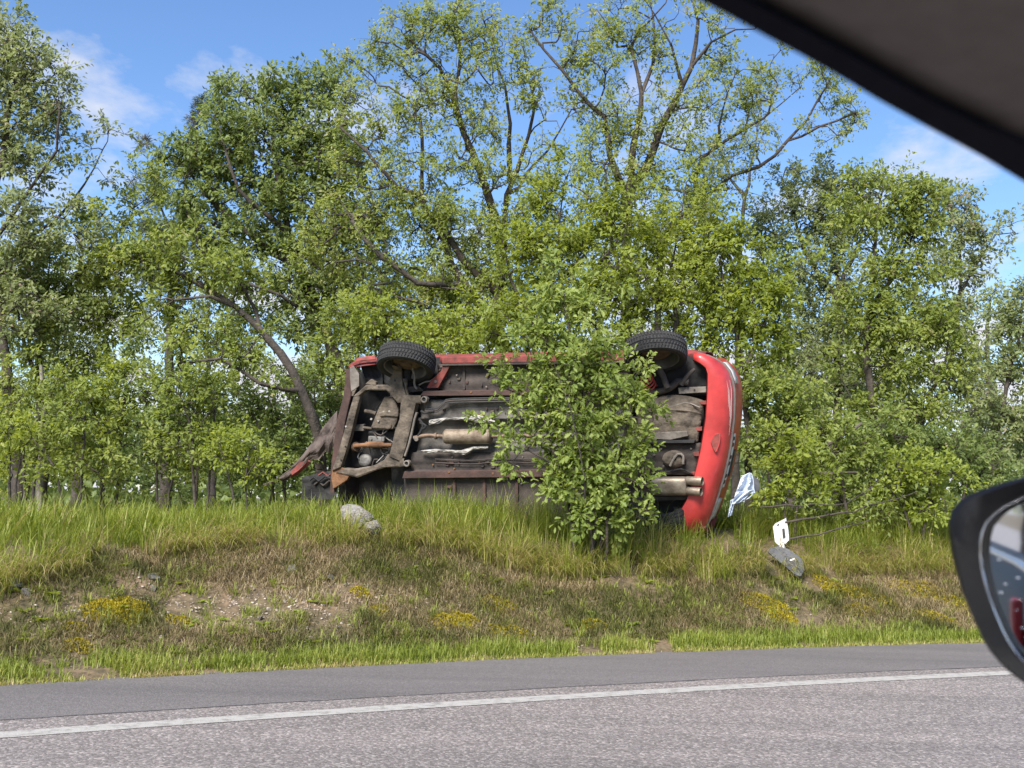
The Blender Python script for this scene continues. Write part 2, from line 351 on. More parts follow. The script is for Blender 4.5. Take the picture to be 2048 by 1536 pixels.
def tubes_from_nodes(pos, par, rad, rng):
    """one continuous branch network: a ring at each node, skinned to its parent's ring"""
    n = len(pos); d = np.zeros_like(pos); has = par >= 0
    d[has] = pos[has] - pos[par[has]]
    d[~has] = (0, 0, 1)
    d /= np.linalg.norm(d, axis=1, keepdims=True) + 1e-9
    Vs, Ts, off = [], [], 0
    for lo_, hi_, ns in ((0, 0.012, 4), (0.012, 0.035, 6), (0.035, 9, 10)):
        sel = np.where(has & (rad >= lo_) & (rad < hi_))[0]
        if not len(sel): continue
        k = np.linspace(0, 2 * math.pi, ns, endpoint=False); ck, sk = np.cos(k), np.sin(k)
        def ring(idx, dr, r):
            ref = np.tile(np.array([0.31, 0.92, 0.22]), (len(idx), 1))
            a = np.cross(dr, ref); a /= np.linalg.norm(a, axis=1, keepdims=True) + 1e-9; b = np.cross(dr, a)
            wob = 1 + 0.10 * rng.standard_normal((len(idx), ns)) * (r[:, None] > 0.03)
            return pos[idx][:, None] + (a[:, None] * ck[None, :, None] + b[:, None] * sk[None, :, None]) * (r[:, None] * wob)[..., None]
        p = par[sel]
        rp = np.minimum(rad[p], rad[sel] * 1.5)
        r0 = ring(p, d[sel], rp); r1 = ring(sel, d[sel], rad[sel])
        # continuous where the child goes on from its parent: reuse the parent's direction for the lower ring
        cont = (np.einsum('ij,ij->i', d[sel], d[p]) > 0.80) & (rad[p] < rad[sel] * 1.6) & has[p]
        if cont.any():
            ref = np.tile(np.array([0.31, 0.92, 0.22]), (int(cont.sum()), 1)); dr = d[p[cont]]
            a = np.cross(dr, ref); a /= np.linalg.norm(a, axis=1, keepdims=True) + 1e-9; b = np.cross(dr, a)
            r0[cont] = pos[p[cont]][:, None] + (a[:, None] * ck[None, :, None] + b[:, None] * sk[None, :, None]) * rp[cont][:, None, None]
        m = len(sel); V = np.concatenate([r0, r1], 1).reshape(-1, 3)
        f = []
        for i in range(ns): j = (i + 1) % ns; f += [(i, j, ns + j), (i, ns + j, ns + i)]
        T = (np.array(f)[None] + (np.arange(m) * 2 * ns)[:, None, None]).reshape(-1, 3) + off
        Vs.append(V); Ts.append(T); off += len(V)
    return np.concatenate(Vs), np.concatenate(Ts)

SEED = [100]; NLEAF = [0]; LEAFK, PERK, DENK = 0.72, 2.1, 1.35
def tree(name, label, cat, Y, limbs, blobs, lmat, bark=None, group=None, leaf=0.085, per=26, dens=1.0, clump=0.19, tpl=LEAF_T,
         rtip=0.0035, depth=0.75, step=0.22, tshift=0.0, bare=0.0, foliage='crown', stemname='trunk', upness=0.35, spr=4, limbtwigs=0.55):
    """limbs: [(points (px, py or None=ground, dY), r_base, r_tip)]; blobs: (px, py, rx, ry[, density[, dY]]) in photo pixels at distance Y"""
    SEED[0] += 1; leaf *= LEAFK; clump *= 0.84; per = int(per * PERK); dens *= DENK; rng = np.random.default_rng(SEED[0])
    pos, par, rad, own_ = [], [], [], []
    for li, (pts, ra, rb) in enumerate(limbs):
        P3 = []
        for q in pts:
            dy = q[2] if len(q) > 2 else 0.0
            P3.append(gpt(q[0], Y + dy, -0.06) if q[1] is None else at(q[0], q[1], Y + dy))
        C = crom(P3, step) if len(P3) > 1 else np.array(P3)
        C[1:-1] += rng.normal(0, 0.012, C[1:-1].shape)
        rr = np.linspace(ra, rb, len(C)); rr[int(len(C) * 0.75):] *= np.linspace(1, 0.35, len(C) - int(len(C) * 0.75)) if pts[0][1] is not None or len(limbs) > 1 else 1
        if li == 0 or pts[0][1] is None: prev = -1
        else: prev = int(np.argmin(np.linalg.norm(np.array(pos) - C[0], axis=1)))
        for i, c_ in enumerate(C):
            if prev >= 0 and i == 0 and np.linalg.norm(pos[prev] - c_) < 0.05: continue
            pos.append(c_); par.append(prev); rad.append(rr[i]); own_.append(li); prev = len(pos) - 1
    base = np.array(pos[0]); n_limb = len(pos)
    CL = []
    for b in blobs:
        px, py, rx, ry = b[:4]; dn = b[4] if len(b) > 4 else 1.0; dy = b[5] if len(b) > 5 else 0.0
        k = max(2, int(rx * ry / 240 * dn * dens)); m = Y / FPX
        c0 = at(px, py, Y + dy); g = rng.normal(size=(k, 3)); g /= np.linalg.norm(g, axis=1, keepdims=True); g *= rng.random((k, 1)) ** (1 / 2.4)
        CL.append(c0 + g * np.array([rx * m, max(rx, ry) * m * depth, ry * m]))
    # finer side branches along the outer part of every limb, and a spray at its tip
    st_ = 0
    for li, (pts, ra, rb) in enumerate(limbs if limbtwigs else []):
        seg = [i for i in range(n_limb) if own_[i] == li]; L_ = len(seg); ex_ = [pos[seg[-1]] + rng.normal(0, 0.10, 3) + np.array([0, 0, 0.12]) for _ in range(3)]
        for i in seg[int(L_ * 0.35):]:
            if rng.random() < limbtwigs: d_ = rng.normal(0, 1, 3) * np.array([1, 1, 0.6]); d_[2] += 0.6; ex_.append(pos[i] + d_ / np.linalg.norm(d_) * rng.uniform(0.25, 0.75))
        CL.append(np.array(ex_))
    CL = np.concatenate(CL)
    gz = ground_z(CL[:, 0], CL[:, 1], False); CL[:, 2] = np.maximum(CL[:, 2], gz + 0.08)
    PA = np.array(pos); d0 = np.min(np.linalg.norm(CL[:, None] - PA[None, ::2], axis=2), axis=1)
    ends = []; buf = np.zeros((len(pos) + 60 * len(CL) + 10, 3)); nb = len(pos); buf[:nb] = PA
    for ci in np.argsort(d0):
        c_ = CL[ci]; dd = np.linalg.norm(buf[:nb] - c_, axis=1) + 0.55 * np.maximum(0, buf[:nb, 2] - c_[2] + 0.05)
        j = int(np.argmin(dd)); p0 = buf[j].copy(); L = np.linalg.norm(c_ - p0)
        if L < 0.06: ends.append((j, c_)); continue
        pd = p0 - buf[par[j]] if par[j] >= 0 else np.array([0, 0, 1.]); pd = pd / (np.linalg.norm(pd) + 1e-9)
        ctl = p0 + pd * L * 0.30 + np.array([0, 0, upness * 0.3 * L]) + rng.normal(0, 0.06 * L, 3)
        ns = max(2, min(50, int(L / 0.16))); prev = j
        for k in range(1, ns + 1):
            t = k / ns; q = (1 - t) ** 2 * p0 + 2 * t * (1 - t) * ctl + t * t * c_ + (rng.normal(0, 0.012, 3) if k < ns else 0)
            buf[nb] = q; par.append(prev); rad.append(0.0); prev = nb; nb += 1
        ends.append((prev, c_))
    pos = buf[:nb]; par = np.array(par); rad = np.array(rad)
    cnt = np.zeros(nb)
    for e_, _ in ends: cnt[e_] += 1
    for i in range(nb - 1, -1, -1):
        if par[i] >= 0: cnt[par[i]] += cnt[i]
    rad = np.maximum(rad, rtip * np.maximum(cnt, 1) ** 0.46); rad[n_limb:] = np.minimum(rad[n_limb:], 0.05)
    for i in range(n_limb, nb): rad[i] = min(rad[i], rad[par[i]] * 0.95)
    V, T = tubes_from_nodes(pos, par, rad, rng)
    root = empty(name, tuple(base)); tag(root, label, cat, group)
    # leaves
    use = [(e_, c_) for e_, c_ in ends if rng.random() >= bare]
    if use:
        E_ = np.array([c_ for _, c_ in use]); D = np.array([pos[e_] - pos[par[e_]] for e_, _ in use]); D /= np.linalg.norm(D, axis=1, keepdims=True) + 1e-9
        pe = np.array([pos[e_] for e_, _ in use]); ei = np.array([e_ for e_, _ in use])
        ks = rng.poisson(spr, len(use)) + 2; si = np.repeat(np.arange(len(use)), ks); m = len(si)      # leafy side shoots
        sd = D[si] * 0.55 + rng.normal(0, 0.75, (m, 3)) + np.array([0, -0.05, 0.20]); sd /= np.linalg.norm(sd, axis=1, keepdims=True) + 1e-9
        sl = clump * (0.8 + 1.1 * rng.random(m)); P0 = pe[si]
        # the shoots' own thin twigs
        tips = P0 + sd * (sl * 0.92)[:, None]; a_ = np.cross(sd, np.array([0.3, 0.9, 0.2])); a_ /= np.linalg.norm(a_, axis=1, keepdims=True) + 1e-9; b_ = np.cross(sd, a_); r0 = rtip * 0.8
        tv = np.stack([P0 + a_ * r0, P0 - a_ * r0 * 0.5 + b_ * r0 * 0.87, P0 - a_ * r0 * 0.5 - b_ * r0 * 0.87, tips], 1).reshape(-1, 3)
        tf = (np.array([(0, 1, 3), (1, 2, 3), (2, 0, 3)])[None] + (np.arange(m) * 4)[:, None, None]).reshape(-1, 3) + len(V)
        V = np.concatenate([V, tv]); T = np.concatenate([T, tf])
        k = rng.poisson(per / (spr + 2), m) + 2; li_ = np.repeat(np.arange(m), k); n = len(li_)
        t = 0.12 + 0.95 * rng.random(n) ** 0.8; pr = rng.normal(0, 1, (n, 3)); pr -= sd[li_] * np.einsum('ij,ij->i', pr, sd[li_])[:, None]; pr /= np.linalg.norm(pr, axis=1, keepdims=True) + 1e-9
        ln = leaf * (0.6 + 0.7 * rng.random(n))
        P = P0[li_] + sd[li_] * (sl[li_] * t)[:, None] + pr * (ln * 0.35)[:, None]
        g2 = ground_z(P[:, 0], P[:, 1], False); P[:, 2] = np.maximum(P[:, 2], g2 + 0.03)
        ax = sd[li_] * 0.75 + pr * 0.9 + rng.normal(0, 0.25, (n, 3)); ax[:, 2] -= 0.12
        up = rng.normal(0, 0.42, (n, 3)) + np.array([-0.12, -0.45, 0.75])
        ct = rng.random(len(use)); cs = rng.random(m)
        tint = np.clip(0.5 + tshift + 0.42 * (ct[si[li_]] - 0.5) + 0.22 * (cs[li_] - 0.5) + rng.normal(0, 0.14, n), 0, 1)
        lv = leaves(P, ax, up, ln, ln * (0.55 + 0.22 * rng.random(n)), tint, tpl)
        NLEAF[0] += n
        tag(arr_mesh(foliage, lv[0], lv[1], lmat, root, tint=lv[2], origin=base), kind='stuff')
    arr_mesh(stemname, V, T, bark or M_BARK, root, smooth=True, origin=base)
    return root
# ------------------------------------------------------------------ trees and shrubs
G_ = 'roadside trees behind the wreck'
tree('leaning_tree', 'tall tree at the far left with its crown against the sky', 'tree', 13.0,
     [([(44, None), (30, 900), (16, 760), (-4, 620), (-14, 470), (0, 330), (20, 200)], 0.085, 0.02),
      ([(-8, 560, 0.1), (30, 500, 0.2), (110, 440, 0.3), (170, 370, 0.3), (205, 300, 0.3)], 0.032, 0.006),
      ([(-10, 480), (60, 380), (110, 300, -0.2), (120, 220, -0.3)], 0.03, 0.008)],
     [(30, 90, 70, 60), (40, 160, 90, 70), (90, 240, 55, 60), (20, 260, 80, 70), (60, 330, 70, 40, 0.8), (120, 160, 30, 40, 0.6), (60, 480, 90, 50, 0.7), (180, 480, 60, 40, 0.6), (30, 420, 90, 50, 0.6), (130, 420, 70, 45, 0.3),
      (20, 560, 80, 60, 0.9), (80, 640, 80, 50, 0.9)], M_LEAFG, bare=0.12, rtip=0.0042, group=G_, dens=1.25, per=24)
tree('twin_stem_tree', 'slim dark-stemmed tree beside the pale dead snag at left', 'tree', 13.6,
     [([(88, None), (86, 900), (76, 760), (84, 640), (100, 520)], 0.075, 0.02), ([(84, 640), (150, 560), (220, 480, 0.2), (300, 400, 0.3)], 0.03, 0.008),
      ([(76, 760), (40, 660, -0.2), (30, 560, -0.2)], 0.03, 0.01)],
     [(60, 560, 90, 60), (170, 540, 90, 60), (210, 460, 60, 50, 0.7), (280, 370, 45, 45, 0.6), (270, 430, 50, 40, 0.4), (130, 640, 100, 60, 0.9), (240, 620, 80, 60, 0.8), (60, 720, 90, 60, 0.6), (180, 720, 80, 50, 0.6)],
     M_LEAF, group=G_, dens=1.15)
tree('dead_snag', 'pale dead tree stump standing at left among green stems', 'dead tree', 13.2,
     [([(80, None), (82, 900), (85, 820), (82, 730)], 0.05, 0.022)], [(84, 800, 5, 20, 1)], M_LEAF, bark=M_DEADWOOD, bare=1.0, group=None, limbtwigs=0)
tree('pine_tree', 'dark pine half hidden behind the leafy trees at left', 'pine tree', 17.5,
     [([(330, None), (335, 800), (350, 500), (395, 240)], 0.11, 0.02), ([(345, 560), (310, 500), (280, 480)], 0.03, 0.01), ([(352, 480), (320, 415), (290, 395)], 0.03, 0.01)],
     [(395, 245, 12, 25, 2), (310, 400, 30, 20, 2.0), (290, 500, 35, 25, 2.0), (340, 470, 30, 40, 2), (380, 330, 30, 40, 1.5), (330, 560, 60, 40, 1.2)], M_NEEDLE, per=120, leaf=0.12, clump=0.12, group=None,
     tpl=(np.array([(0, 0), (0.5, 0.05), (1, 0), (0.5, -0.05)]), [(0, 2, 1), (0, 3, 2)]), foliage='needles')
tree('arching_tree', 'dark tree arching to the left beside the wrecked front end', 'tree', 13.0,
     [([(655, None, 0.4), (625, 830), (560, 705), (470, 612), (390, 565), (310, 535), (240, 545)], 0.085, 0.014),
      ([(470, 612), (420, 590, -0.2), (350, 600, -0.3), (290, 640, -0.3)], 0.028, 0.006), ([(520, 660), (480, 560, 0.3), (400, 500, 0.3)], 0.03, 0.008),
      ([(600, 780), (520, 770, -0.3), (440, 720, -0.3), (360, 725, -0.3)], 0.03, 0.008)],
     [(270, 540, 70, 50, 1.1), (350, 520, 80, 45, 1.2), (440, 540, 80, 50), (320, 600, 70, 40, 0.7), (410, 650, 80, 45, 0.6), (480, 720, 90, 50, 0.55), (380, 740, 80, 40, 0.5)], M_LEAF, bare=0.15, rtip=0.0042, group=G_, dens=1.15)
tree('dense_tree', 'large dense dark green tree rising behind the car front', 'tree', 15.0,
     [([(700, None), (680, 770), (650, 660), (605, 545), (580, 470), (560, 380), (545, 270)], 0.12, 0.03),
      ([(605, 545), (500, 470), (420, 400), (360, 320)], 0.05, 0.01), ([(590, 500), (640, 390, 0.4), (660, 260, 0.5), (640, 170, 0.5)], 0.05, 0.012),
      ([(580, 470), (480, 380, -0.4), (440, 260, -0.5)], 0.045, 0.012), ([(640, 640), (560, 590, -0.5), (470, 560, -0.6)], 0.04, 0.01)],
     [(380, 310, 60, 50), (450, 250, 60, 50), (480, 180, 50, 40), (560, 190, 70, 50), (640, 170, 60, 50), (440, 340, 90, 70), (540, 290, 100, 80), (640, 280, 90, 80), (400, 420, 70, 50), (500, 400, 100, 60), (610, 380, 100, 70),
      (440, 480, 90, 50), (560, 480, 100, 60), (660, 470, 90, 60), (600, 570, 90, 60, 0.9), (700, 560, 70, 60, 0.9), (500, 600, 80, 50, 0.8), (700, 350, 60, 70, 0.8), (720, 460, 60, 60, 0.8), (360, 470, 60, 50, 0.8), (330, 330, 30, 50, 0.8), (640, 660, 70, 50, 0.8), (560, 650, 70, 45, 0.7)], M_LEAFD, bare=0.08, rtip=0.0042, group=G_, dens=1.3, leaf=0.095)
tree('multi_stem_tree', 'tall open crowned tree with several dark stems above the car middle', 'tree', 14.0,
     [([(1035, None), (1010, 700), (985, 640), (954, 605), (924, 566), (902, 529), (894, 500), (884, 471), (849, 417), (844, 396), (846, 307), (841, 240)], 0.105, 0.02),
      ([(985, 640), (998, 588), (954, 551), (932, 522), (900, 478), (890, 440)], 0.075, 0.03),
      ([(998, 588), (1000, 500, 0.2), (990, 430, 0.2), (962, 345, 0.2), (928, 266, 0.2), (909, 212, 0.2), (921, 113, 0.2), (909, 20, 0.2)], 0.075, 0.012),
      ([(909, 212, 0.2), (880, 137, 0.1), (853, 109, 0), (805, 68, 0)], 0.025, 0.006),
      ([(998, 588), (1012, 458, 0.5), (1013, 386, 0.5), (1030, 348, 0.5), (1058, 270, 0.4), (1068, 222, 0.4), (1048, 102, 0.4)], 0.06, 0.01),
      ([(1013, 386, 0.5), (1037, 375, 0.5), (1054, 342, 0.5), (1095, 300, 0.5), (1119, 260, 0.5), (1143, 219, 0.5)], 0.03, 0.006),
      ([(1020, 360, 0.6), (1015, 219, 0.8), (1007, 171, 0.8), (983, 85, 0.8)], 0.04, 0.008),
      ([(844, 396), (791, 376, -0.2), (754, 328, -0.3), (682, 256, -0.3)], 0.03, 0.006),
      ([(924, 566), (870, 570, -0.4), (800, 545, -0.5), (730, 480, -0.5), (680, 400, -0.4)], 0.035, 0.008),
      ([(985, 640), (940, 580, -0.4), (880, 575, -0.5)], 0.03, 0.008)],
     [(700, 200, 60, 60, 0.45), (660, 130, 30, 30, 0.3), (760, 120, 70, 60, 0.6), (840, 70, 80, 60, 0.75), (930, 50, 70, 60, 0.8), (990, 120, 70, 60, 0.7), (880, 180, 90, 60, 0.6), (800, 240, 80, 60, 0.55), (950, 240, 80, 60, 0.55),
      (1060, 180, 50, 70, 0.55), (1100, 260, 40, 50, 0.35), (740, 330, 90, 60, 0.5), (850, 330, 90, 50, 0.55), (960, 360, 80, 50, 0.6), (1050, 340, 60, 50, 0.5), (700, 420, 90, 60, 0.7), (800, 450, 100, 60, 0.8), (900, 450, 90, 60, 0.85), (1000, 470, 70, 60, 0.8),
      (760, 540, 100, 50, 0.7), (860, 560, 80, 45, 0.7), (950, 520, 60, 50, 0.6), (840, 640, 90, 40, 0.9), (940, 660, 60, 35, 0.9), (720, 620, 70, 50, 0.9), (800, 590, 80, 50, 0.9), (900, 610, 70, 40, 0.9), (1000, 560, 60, 50, 0.9), (640, 500, 60, 60, 0.7), (1060, 420, 60, 50, 0.7), (870, 400, 80, 40, 0.6), (780, 400, 70, 40, 0.6)], M_LEAF, bare=0.22, rtip=0.0042, group=G_, dens=1.75, leaf=0.068, tshift=0.08)
tree('forked_tree', 'tall tree forking into three dark limbs above the rear wheel', 'tree', 13.8,
     [([(1262, None), (1250, 600), (1255, 513), (1251, 444), (1258, 393), (1268, 290), (1285, 188), (1265, 96), (1275, 61), (1330, 10), (1345, -40)], 0.105, 0.014),
      ([(1256, 410), (1220, 307), (1210, 239), (1160, 191), (1126, 143), (1085, 96), (1060, 60)], 0.055, 0.008),
      ([(1258, 393), (1302, 307, 0.1), (1326, 246, 0.1), (1364, 171, 0.1), (1384, 130, 0.1), (1395, 44, 0.1), (1372, -20, 0.1)], 0.07, 0.012),
      ([(1388, 132, 0.1), (1422, 85), (1470, 58), (1510, 58)], 0.022, 0.006), ([(1285, 188), (1310, 100, 0.3), (1300, 0, 0.4)], 0.03, 0.012),
      ([(1364, 171, 0.1), (1340, 90, -0.1), (1310, 30, -0.2)], 0.025, 0.008), ([(1245, 560, -0.2), (1215, 440, -0.3), (1212, 340, -0.4)], 0.035, 0.008)],
     [(1110, 50, 50, 50, 0.6), (1180, 110, 70, 60, 0.7), (1220, 40, 60, 50, 0.7), (1300, 60, 60, 60, 0.45), (1170, 200, 60, 50, 0.5), (1330, 130, 50, 50, 0.4), (1420, 40, 50, 40, 0.5), (1450, 110, 60, 40, 0.5), (1230, 240, 60, 60, 0.7), (1310, 250, 60, 50, 0.65),
      (1400, 200, 60, 50, 0.6), (1200, 330, 70, 50, 0.6), (1300, 350, 70, 50, 0.7), (1380, 300, 60, 50, 0.55), (1230, 430, 80, 50, 0.9), (1330, 440, 80, 50, 0.9), (1150, 380, 60, 50, 0.5), (1400, 420, 60, 50, 0.7), (1140, 440, 50, 40, 0.8)], M_LEAF, bare=0.22, rtip=0.0042, group=G_, dens=1.75, leaf=0.068, tshift=0.12)
tree('sweeping_tree', 'slender tree with one long limb sweeping up to the right', 'tree', 14.6,
     [([(1310, None), (1318, 560), (1333, 468), (1391, 410), (1419, 390), (1463, 352), (1518, 331), (1576, 284), (1613, 239), (1658, 164)], 0.075, 0.008),
      ([(1391, 410), (1391, 352), (1405, 314), (1439, 287), (1490, 260), (1528, 236)], 0.04, 0.008), ([(1576, 284), (1640, 255), (1710, 225)], 0.014, 0.005),
      ([(1439, 287), (1445, 220, -0.2), (1470, 150, -0.2)], 0.018, 0.006), ([(1528, 236), (1570, 200), (1600, 175)], 0.01, 0.004)],
     [(1490, 200, 50, 40, 0.7), (1540, 130, 50, 40, 0.5), (1480, 300, 50, 40, 0.6), (1540, 280, 40, 35, 0.5), (1650, 180, 35, 35, 0.7), (1690, 215, 40, 25, 0.8), (1640, 260, 50, 30, 0.4), (1430, 380, 60, 40, 0.8), (1520, 170, 40, 40, 0.5), (1700, 250, 30, 30, 0.3)],
     M_LEAF, bare=0.2, rtip=0.0042, group=G_, leaf=0.066, dens=1.5, tshift=0.1)
tree('straight_stem_tree', 'thin upright bare stem against blue sky right of the forked tree', 'tree', 16.0,
     [([(1470, None), (1478, 560), (1484, 434), (1490, 393), (1508, 307), (1521, 210)], 0.07, 0.015), ([(1490, 393), (1462, 360), (1440, 300)], 0.025, 0.006)],
     [(1520, 240, 40, 60, 0.4), (1460, 470, 60, 40, 0.8), (1440, 340, 40, 40, 0.3), (1530, 400, 40, 50, 0.3)], M_LEAFG, bark=M_BARKG, group=G_, leaf=0.075)
tree('thin_stem_tree', 'short thin stem standing left of the upright bare stem', 'tree', 16.4, [([(1410, None), (1412, 478), (1410, 376), (1404, 320)], 0.05, 0.014)], [(1400, 330, 40, 40, 0.4), (1420, 430, 40, 40, 0.5)], M_LEAFG, group=G_, leaf=0.075)
tree('young_oak', 'bright green young tree directly behind the car between its wheels', 'tree', 12.3,
     [([(1095, None), (1092, 640), (1110, 540), (1120, 430), (1130, 360)], 0.05, 0.010), ([(1095, 640), (1170, 560), (1240, 470), (1270, 400)], 0.03, 0.006), ([(1092, 660), (1040, 600), (1010, 500)], 0.025, 0.006)],
     [(1040, 520, 60, 60, 0.8), (1110, 400, 50, 60, 0.6), (1120, 500, 70, 60), (1190, 470, 60, 60, 0.8), (1250, 420, 50, 50, 0.6), (1060, 600, 80, 50, 0.9), (1150, 590, 80, 60), (1230, 560, 70, 70, 0.9), (1080, 670, 80, 40, 0.9), (1190, 665, 80, 40), (1000, 640, 60, 45, 0.8), (960, 690, 60, 30, 0.8)],
     M_LEAFB, group=G_, dens=1.0, leaf=0.08, tshift=-0.12)
tree('bushy_sapling_tree', 'slim light green tree behind the raised rear wheel', 'tree', 12.7,
     [([(1345, None), (1350, 640), (1345, 540), (1360, 440), (1370, 380)], 0.045, 0.010), ([(1350, 640), (1290, 560), (1270, 490)], 0.025, 0.006), ([(1348, 600), (1400, 530), (1420, 460)], 0.025, 0.006)],
     [(1290, 520, 50, 60, 0.8), (1350, 470, 60, 60, 0.8), (1400, 530, 60, 60, 0.9), (1330, 580, 70, 50, 0.9), (1280, 620, 60, 40, 0.9), (1420, 620, 60, 50, 0.9), (1370, 650, 60, 30, 0.8), (1440, 460, 40, 50, 0.7), (1420, 690, 40, 40, 0.8)], M_LEAFB, group=G_, dens=1.0, leaf=0.08, tshift=-0.02)
tree('bright_shrub_tree', 'yellow-green bushy tree just right of the raised rear wheel', 'tree', 12.6,
     [([(1500, None), (1490, 750), (1460, 620), (1440, 520)], 0.05, 0.012), ([(1490, 740), (1530, 640), (1540, 560)], 0.03, 0.008)],
     [(1450, 470, 50, 50, 0.7), (1500, 520, 50, 60, 0.9), (1430, 580, 60, 50, 0.8), (1500, 610, 70, 60), (1440, 650, 60, 45), (1530, 690, 50, 60), (1500, 760, 45, 60, 0.9), (1550, 600, 40, 50, 0.8), (1540, 850, 45, 60, 0.9)], M_LEAFB, group=G_, dens=1.05, tshift=-0.14)
tree('right_tall_tree', 'grey-green tree with straight trunk right of the car rear', 'tree', 15.5,
     [([(1672, None), (1676, 772), (1677, 575), (1665, 500), (1670, 400)], 0.085, 0.02), ([(1677, 600), (1610, 500), (1580, 400)], 0.035, 0.01), ([(1677, 580), (1720, 480), (1740, 400)], 0.035, 0.01)],
     [(1580, 370, 45, 40, 0.9), (1640, 350, 50, 40, 0.8), (1700, 380, 60, 40), (1580, 450, 70, 50), (1670, 460, 80, 50), (1590, 550, 70, 50, 0.8), (1680, 560, 80, 50, 0.7), (1620, 640, 80, 50, 0.7), (1700, 660, 60, 50, 0.6), (1600, 740, 70, 50, 0.9), (1540, 480, 50, 60, 0.8), (1640, 700, 80, 60, 0.8), (1700, 780, 70, 60, 0.8), (1620, 420, 60, 40, 0.8), (1620, 520, 60, 60, 0.6)], M_LEAFG, bare=0.12, rtip=0.0042, group=G_, dens=1.3)
tree('right_forked_tree', 'dark-trunked forked tree standing behind the fallen branches', 'tree', 13.4,
     [([(1792, None), (1779, 951), (1772, 915), (1751, 837), (1733, 736), (1740, 620), (1750, 500), (1760, 400)], 0.07, 0.014), ([(1772, 912), (1794, 862), (1812, 819), (1883, 760), (1900, 660)], 0.035, 0.01), ([(1740, 620), (1800, 520), (1830, 420)], 0.03, 0.01)],
     [(1750, 370, 60, 35, 0.8), (1820, 390, 60, 40), (1770, 440, 70, 45), (1850, 460, 60, 50), (1740, 530, 70, 50, 0.7), (1830, 550, 80, 50, 0.8), (1770, 620, 80, 50, 0.7), (1870, 640, 70, 50, 0.8), (1720, 720, 70, 50, 0.5), (1800, 740, 80, 50, 0.7), (1890, 740, 60, 50, 0.8), (1850, 830, 70, 40, 0.9), (1700, 440, 60, 50, 0.7), (1800, 680, 80, 50, 0.8), (1720, 640, 60, 60, 0.7), (1780, 830, 70, 50, 0.8), (1700, 850, 60, 50, 0.7)], M_LEAF, group=G_, dens=1.3)
tree('right_slanting_tree', 'tree slanting right with reddish tips near the mirror', 'tree', 14.8,
     [([(1815, None), (1826, 897), (1844, 837), (1894, 772), (1912, 629), (1920, 520), (1925, 430)], 0.06, 0.012), ([(1915, 600), (1960, 520), (1990, 470), (2030, 465)], 0.02, 0.004)],
     [(1890, 400, 45, 40, 0.9), (1920, 450, 50, 50), (1950, 500, 40, 40, 0.5), (1900, 540, 60, 50, 0.8), (1950, 570, 40, 50, 0.6), (1910, 630, 60, 50, 0.7), (1930, 720, 50, 50, 0.7), (1940, 800, 60, 50, 0.8), (1960, 880, 50, 45, 0.9), (2000, 490, 20, 15, 0.6)], M_LEAFG, group=G_, dens=1.15, tshift=0.08)
tree('edge_tree', 'small tree at the right edge just above the door mirror', 'tree', 13.5,
     [([(1990, None), (2000, 860), (2010, 780), (2035, 690), (2045, 600)], 0.05, 0.012)],
     [(2000, 660, 35, 40, 0.8), (2040, 640, 40, 50), (2040, 580, 20, 20, 0.8), (2000, 740, 45, 45, 0.7), (2050, 750, 50, 60), (2000, 830, 45, 45, 0.8), (2040, 870, 50, 50), (1990, 920, 50, 40)], M_LEAFG, group=G_, dens=1.1)
# woodland farther back
for k, (lab, Y, x, blobs) in enumerate([
    ('far background tree seen through the gap at left edge', 24, 150, [(60, 600, 120, 120), (180, 640, 110, 110), (120, 760, 130, 90), (240, 740, 90, 90)]),
    ('far background tree behind the arching tree', 26, 420, [(330, 640, 90, 80), (440, 620, 110, 90), (400, 740, 120, 80), (520, 700, 90, 90)]),
    ('far background tree between dense tree and car front', 25, 720, [(660, 620, 100, 90), (760, 600, 100, 100), (720, 720, 110, 70), (830, 680, 80, 70)]),
    ('far background tree behind the multi-stem trunk base', 24, 940, [(900, 560, 110, 90), (1000, 600, 100, 90), (940, 680, 100, 60), (1060, 520, 80, 80)]),
    ('far background tree behind the forked trunk', 25, 1290, [(1200, 540, 90, 90), (1300, 520, 100, 100), (1390, 560, 90, 90), (1330, 640, 100, 60)]),
    ('far background tree right of the car rear', 24, 1580, [(1540, 620, 90, 90), (1620, 680, 100, 90), (1560, 760, 90, 80), (1660, 800, 90, 70)]),
    ('far background tree behind the right forked trunk', 25, 1780, [(1720, 660, 100, 90), (1830, 660, 90, 90), (1770, 780, 110, 80), (1880, 800, 90, 80)]),
    ('far background tree behind the mirror top', 26, 1980, [(1960, 740, 80, 90), (2040, 700, 80, 100), (1990, 850, 100, 80)])]):
    tree('background_tree', lab, 'tree', Y, [([(x, None), (x + 8, 880), (x - 6, 700), (x, 600)], 0.12, 0.03)], blobs, (M_LEAFD, M_LEAF, M_LEAFG)[k % 3], group='far trees behind the first row', dens=0.46, leaf=0.13, per=26, clump=0.3, tpl=LEAF_T, rtip=0.006)
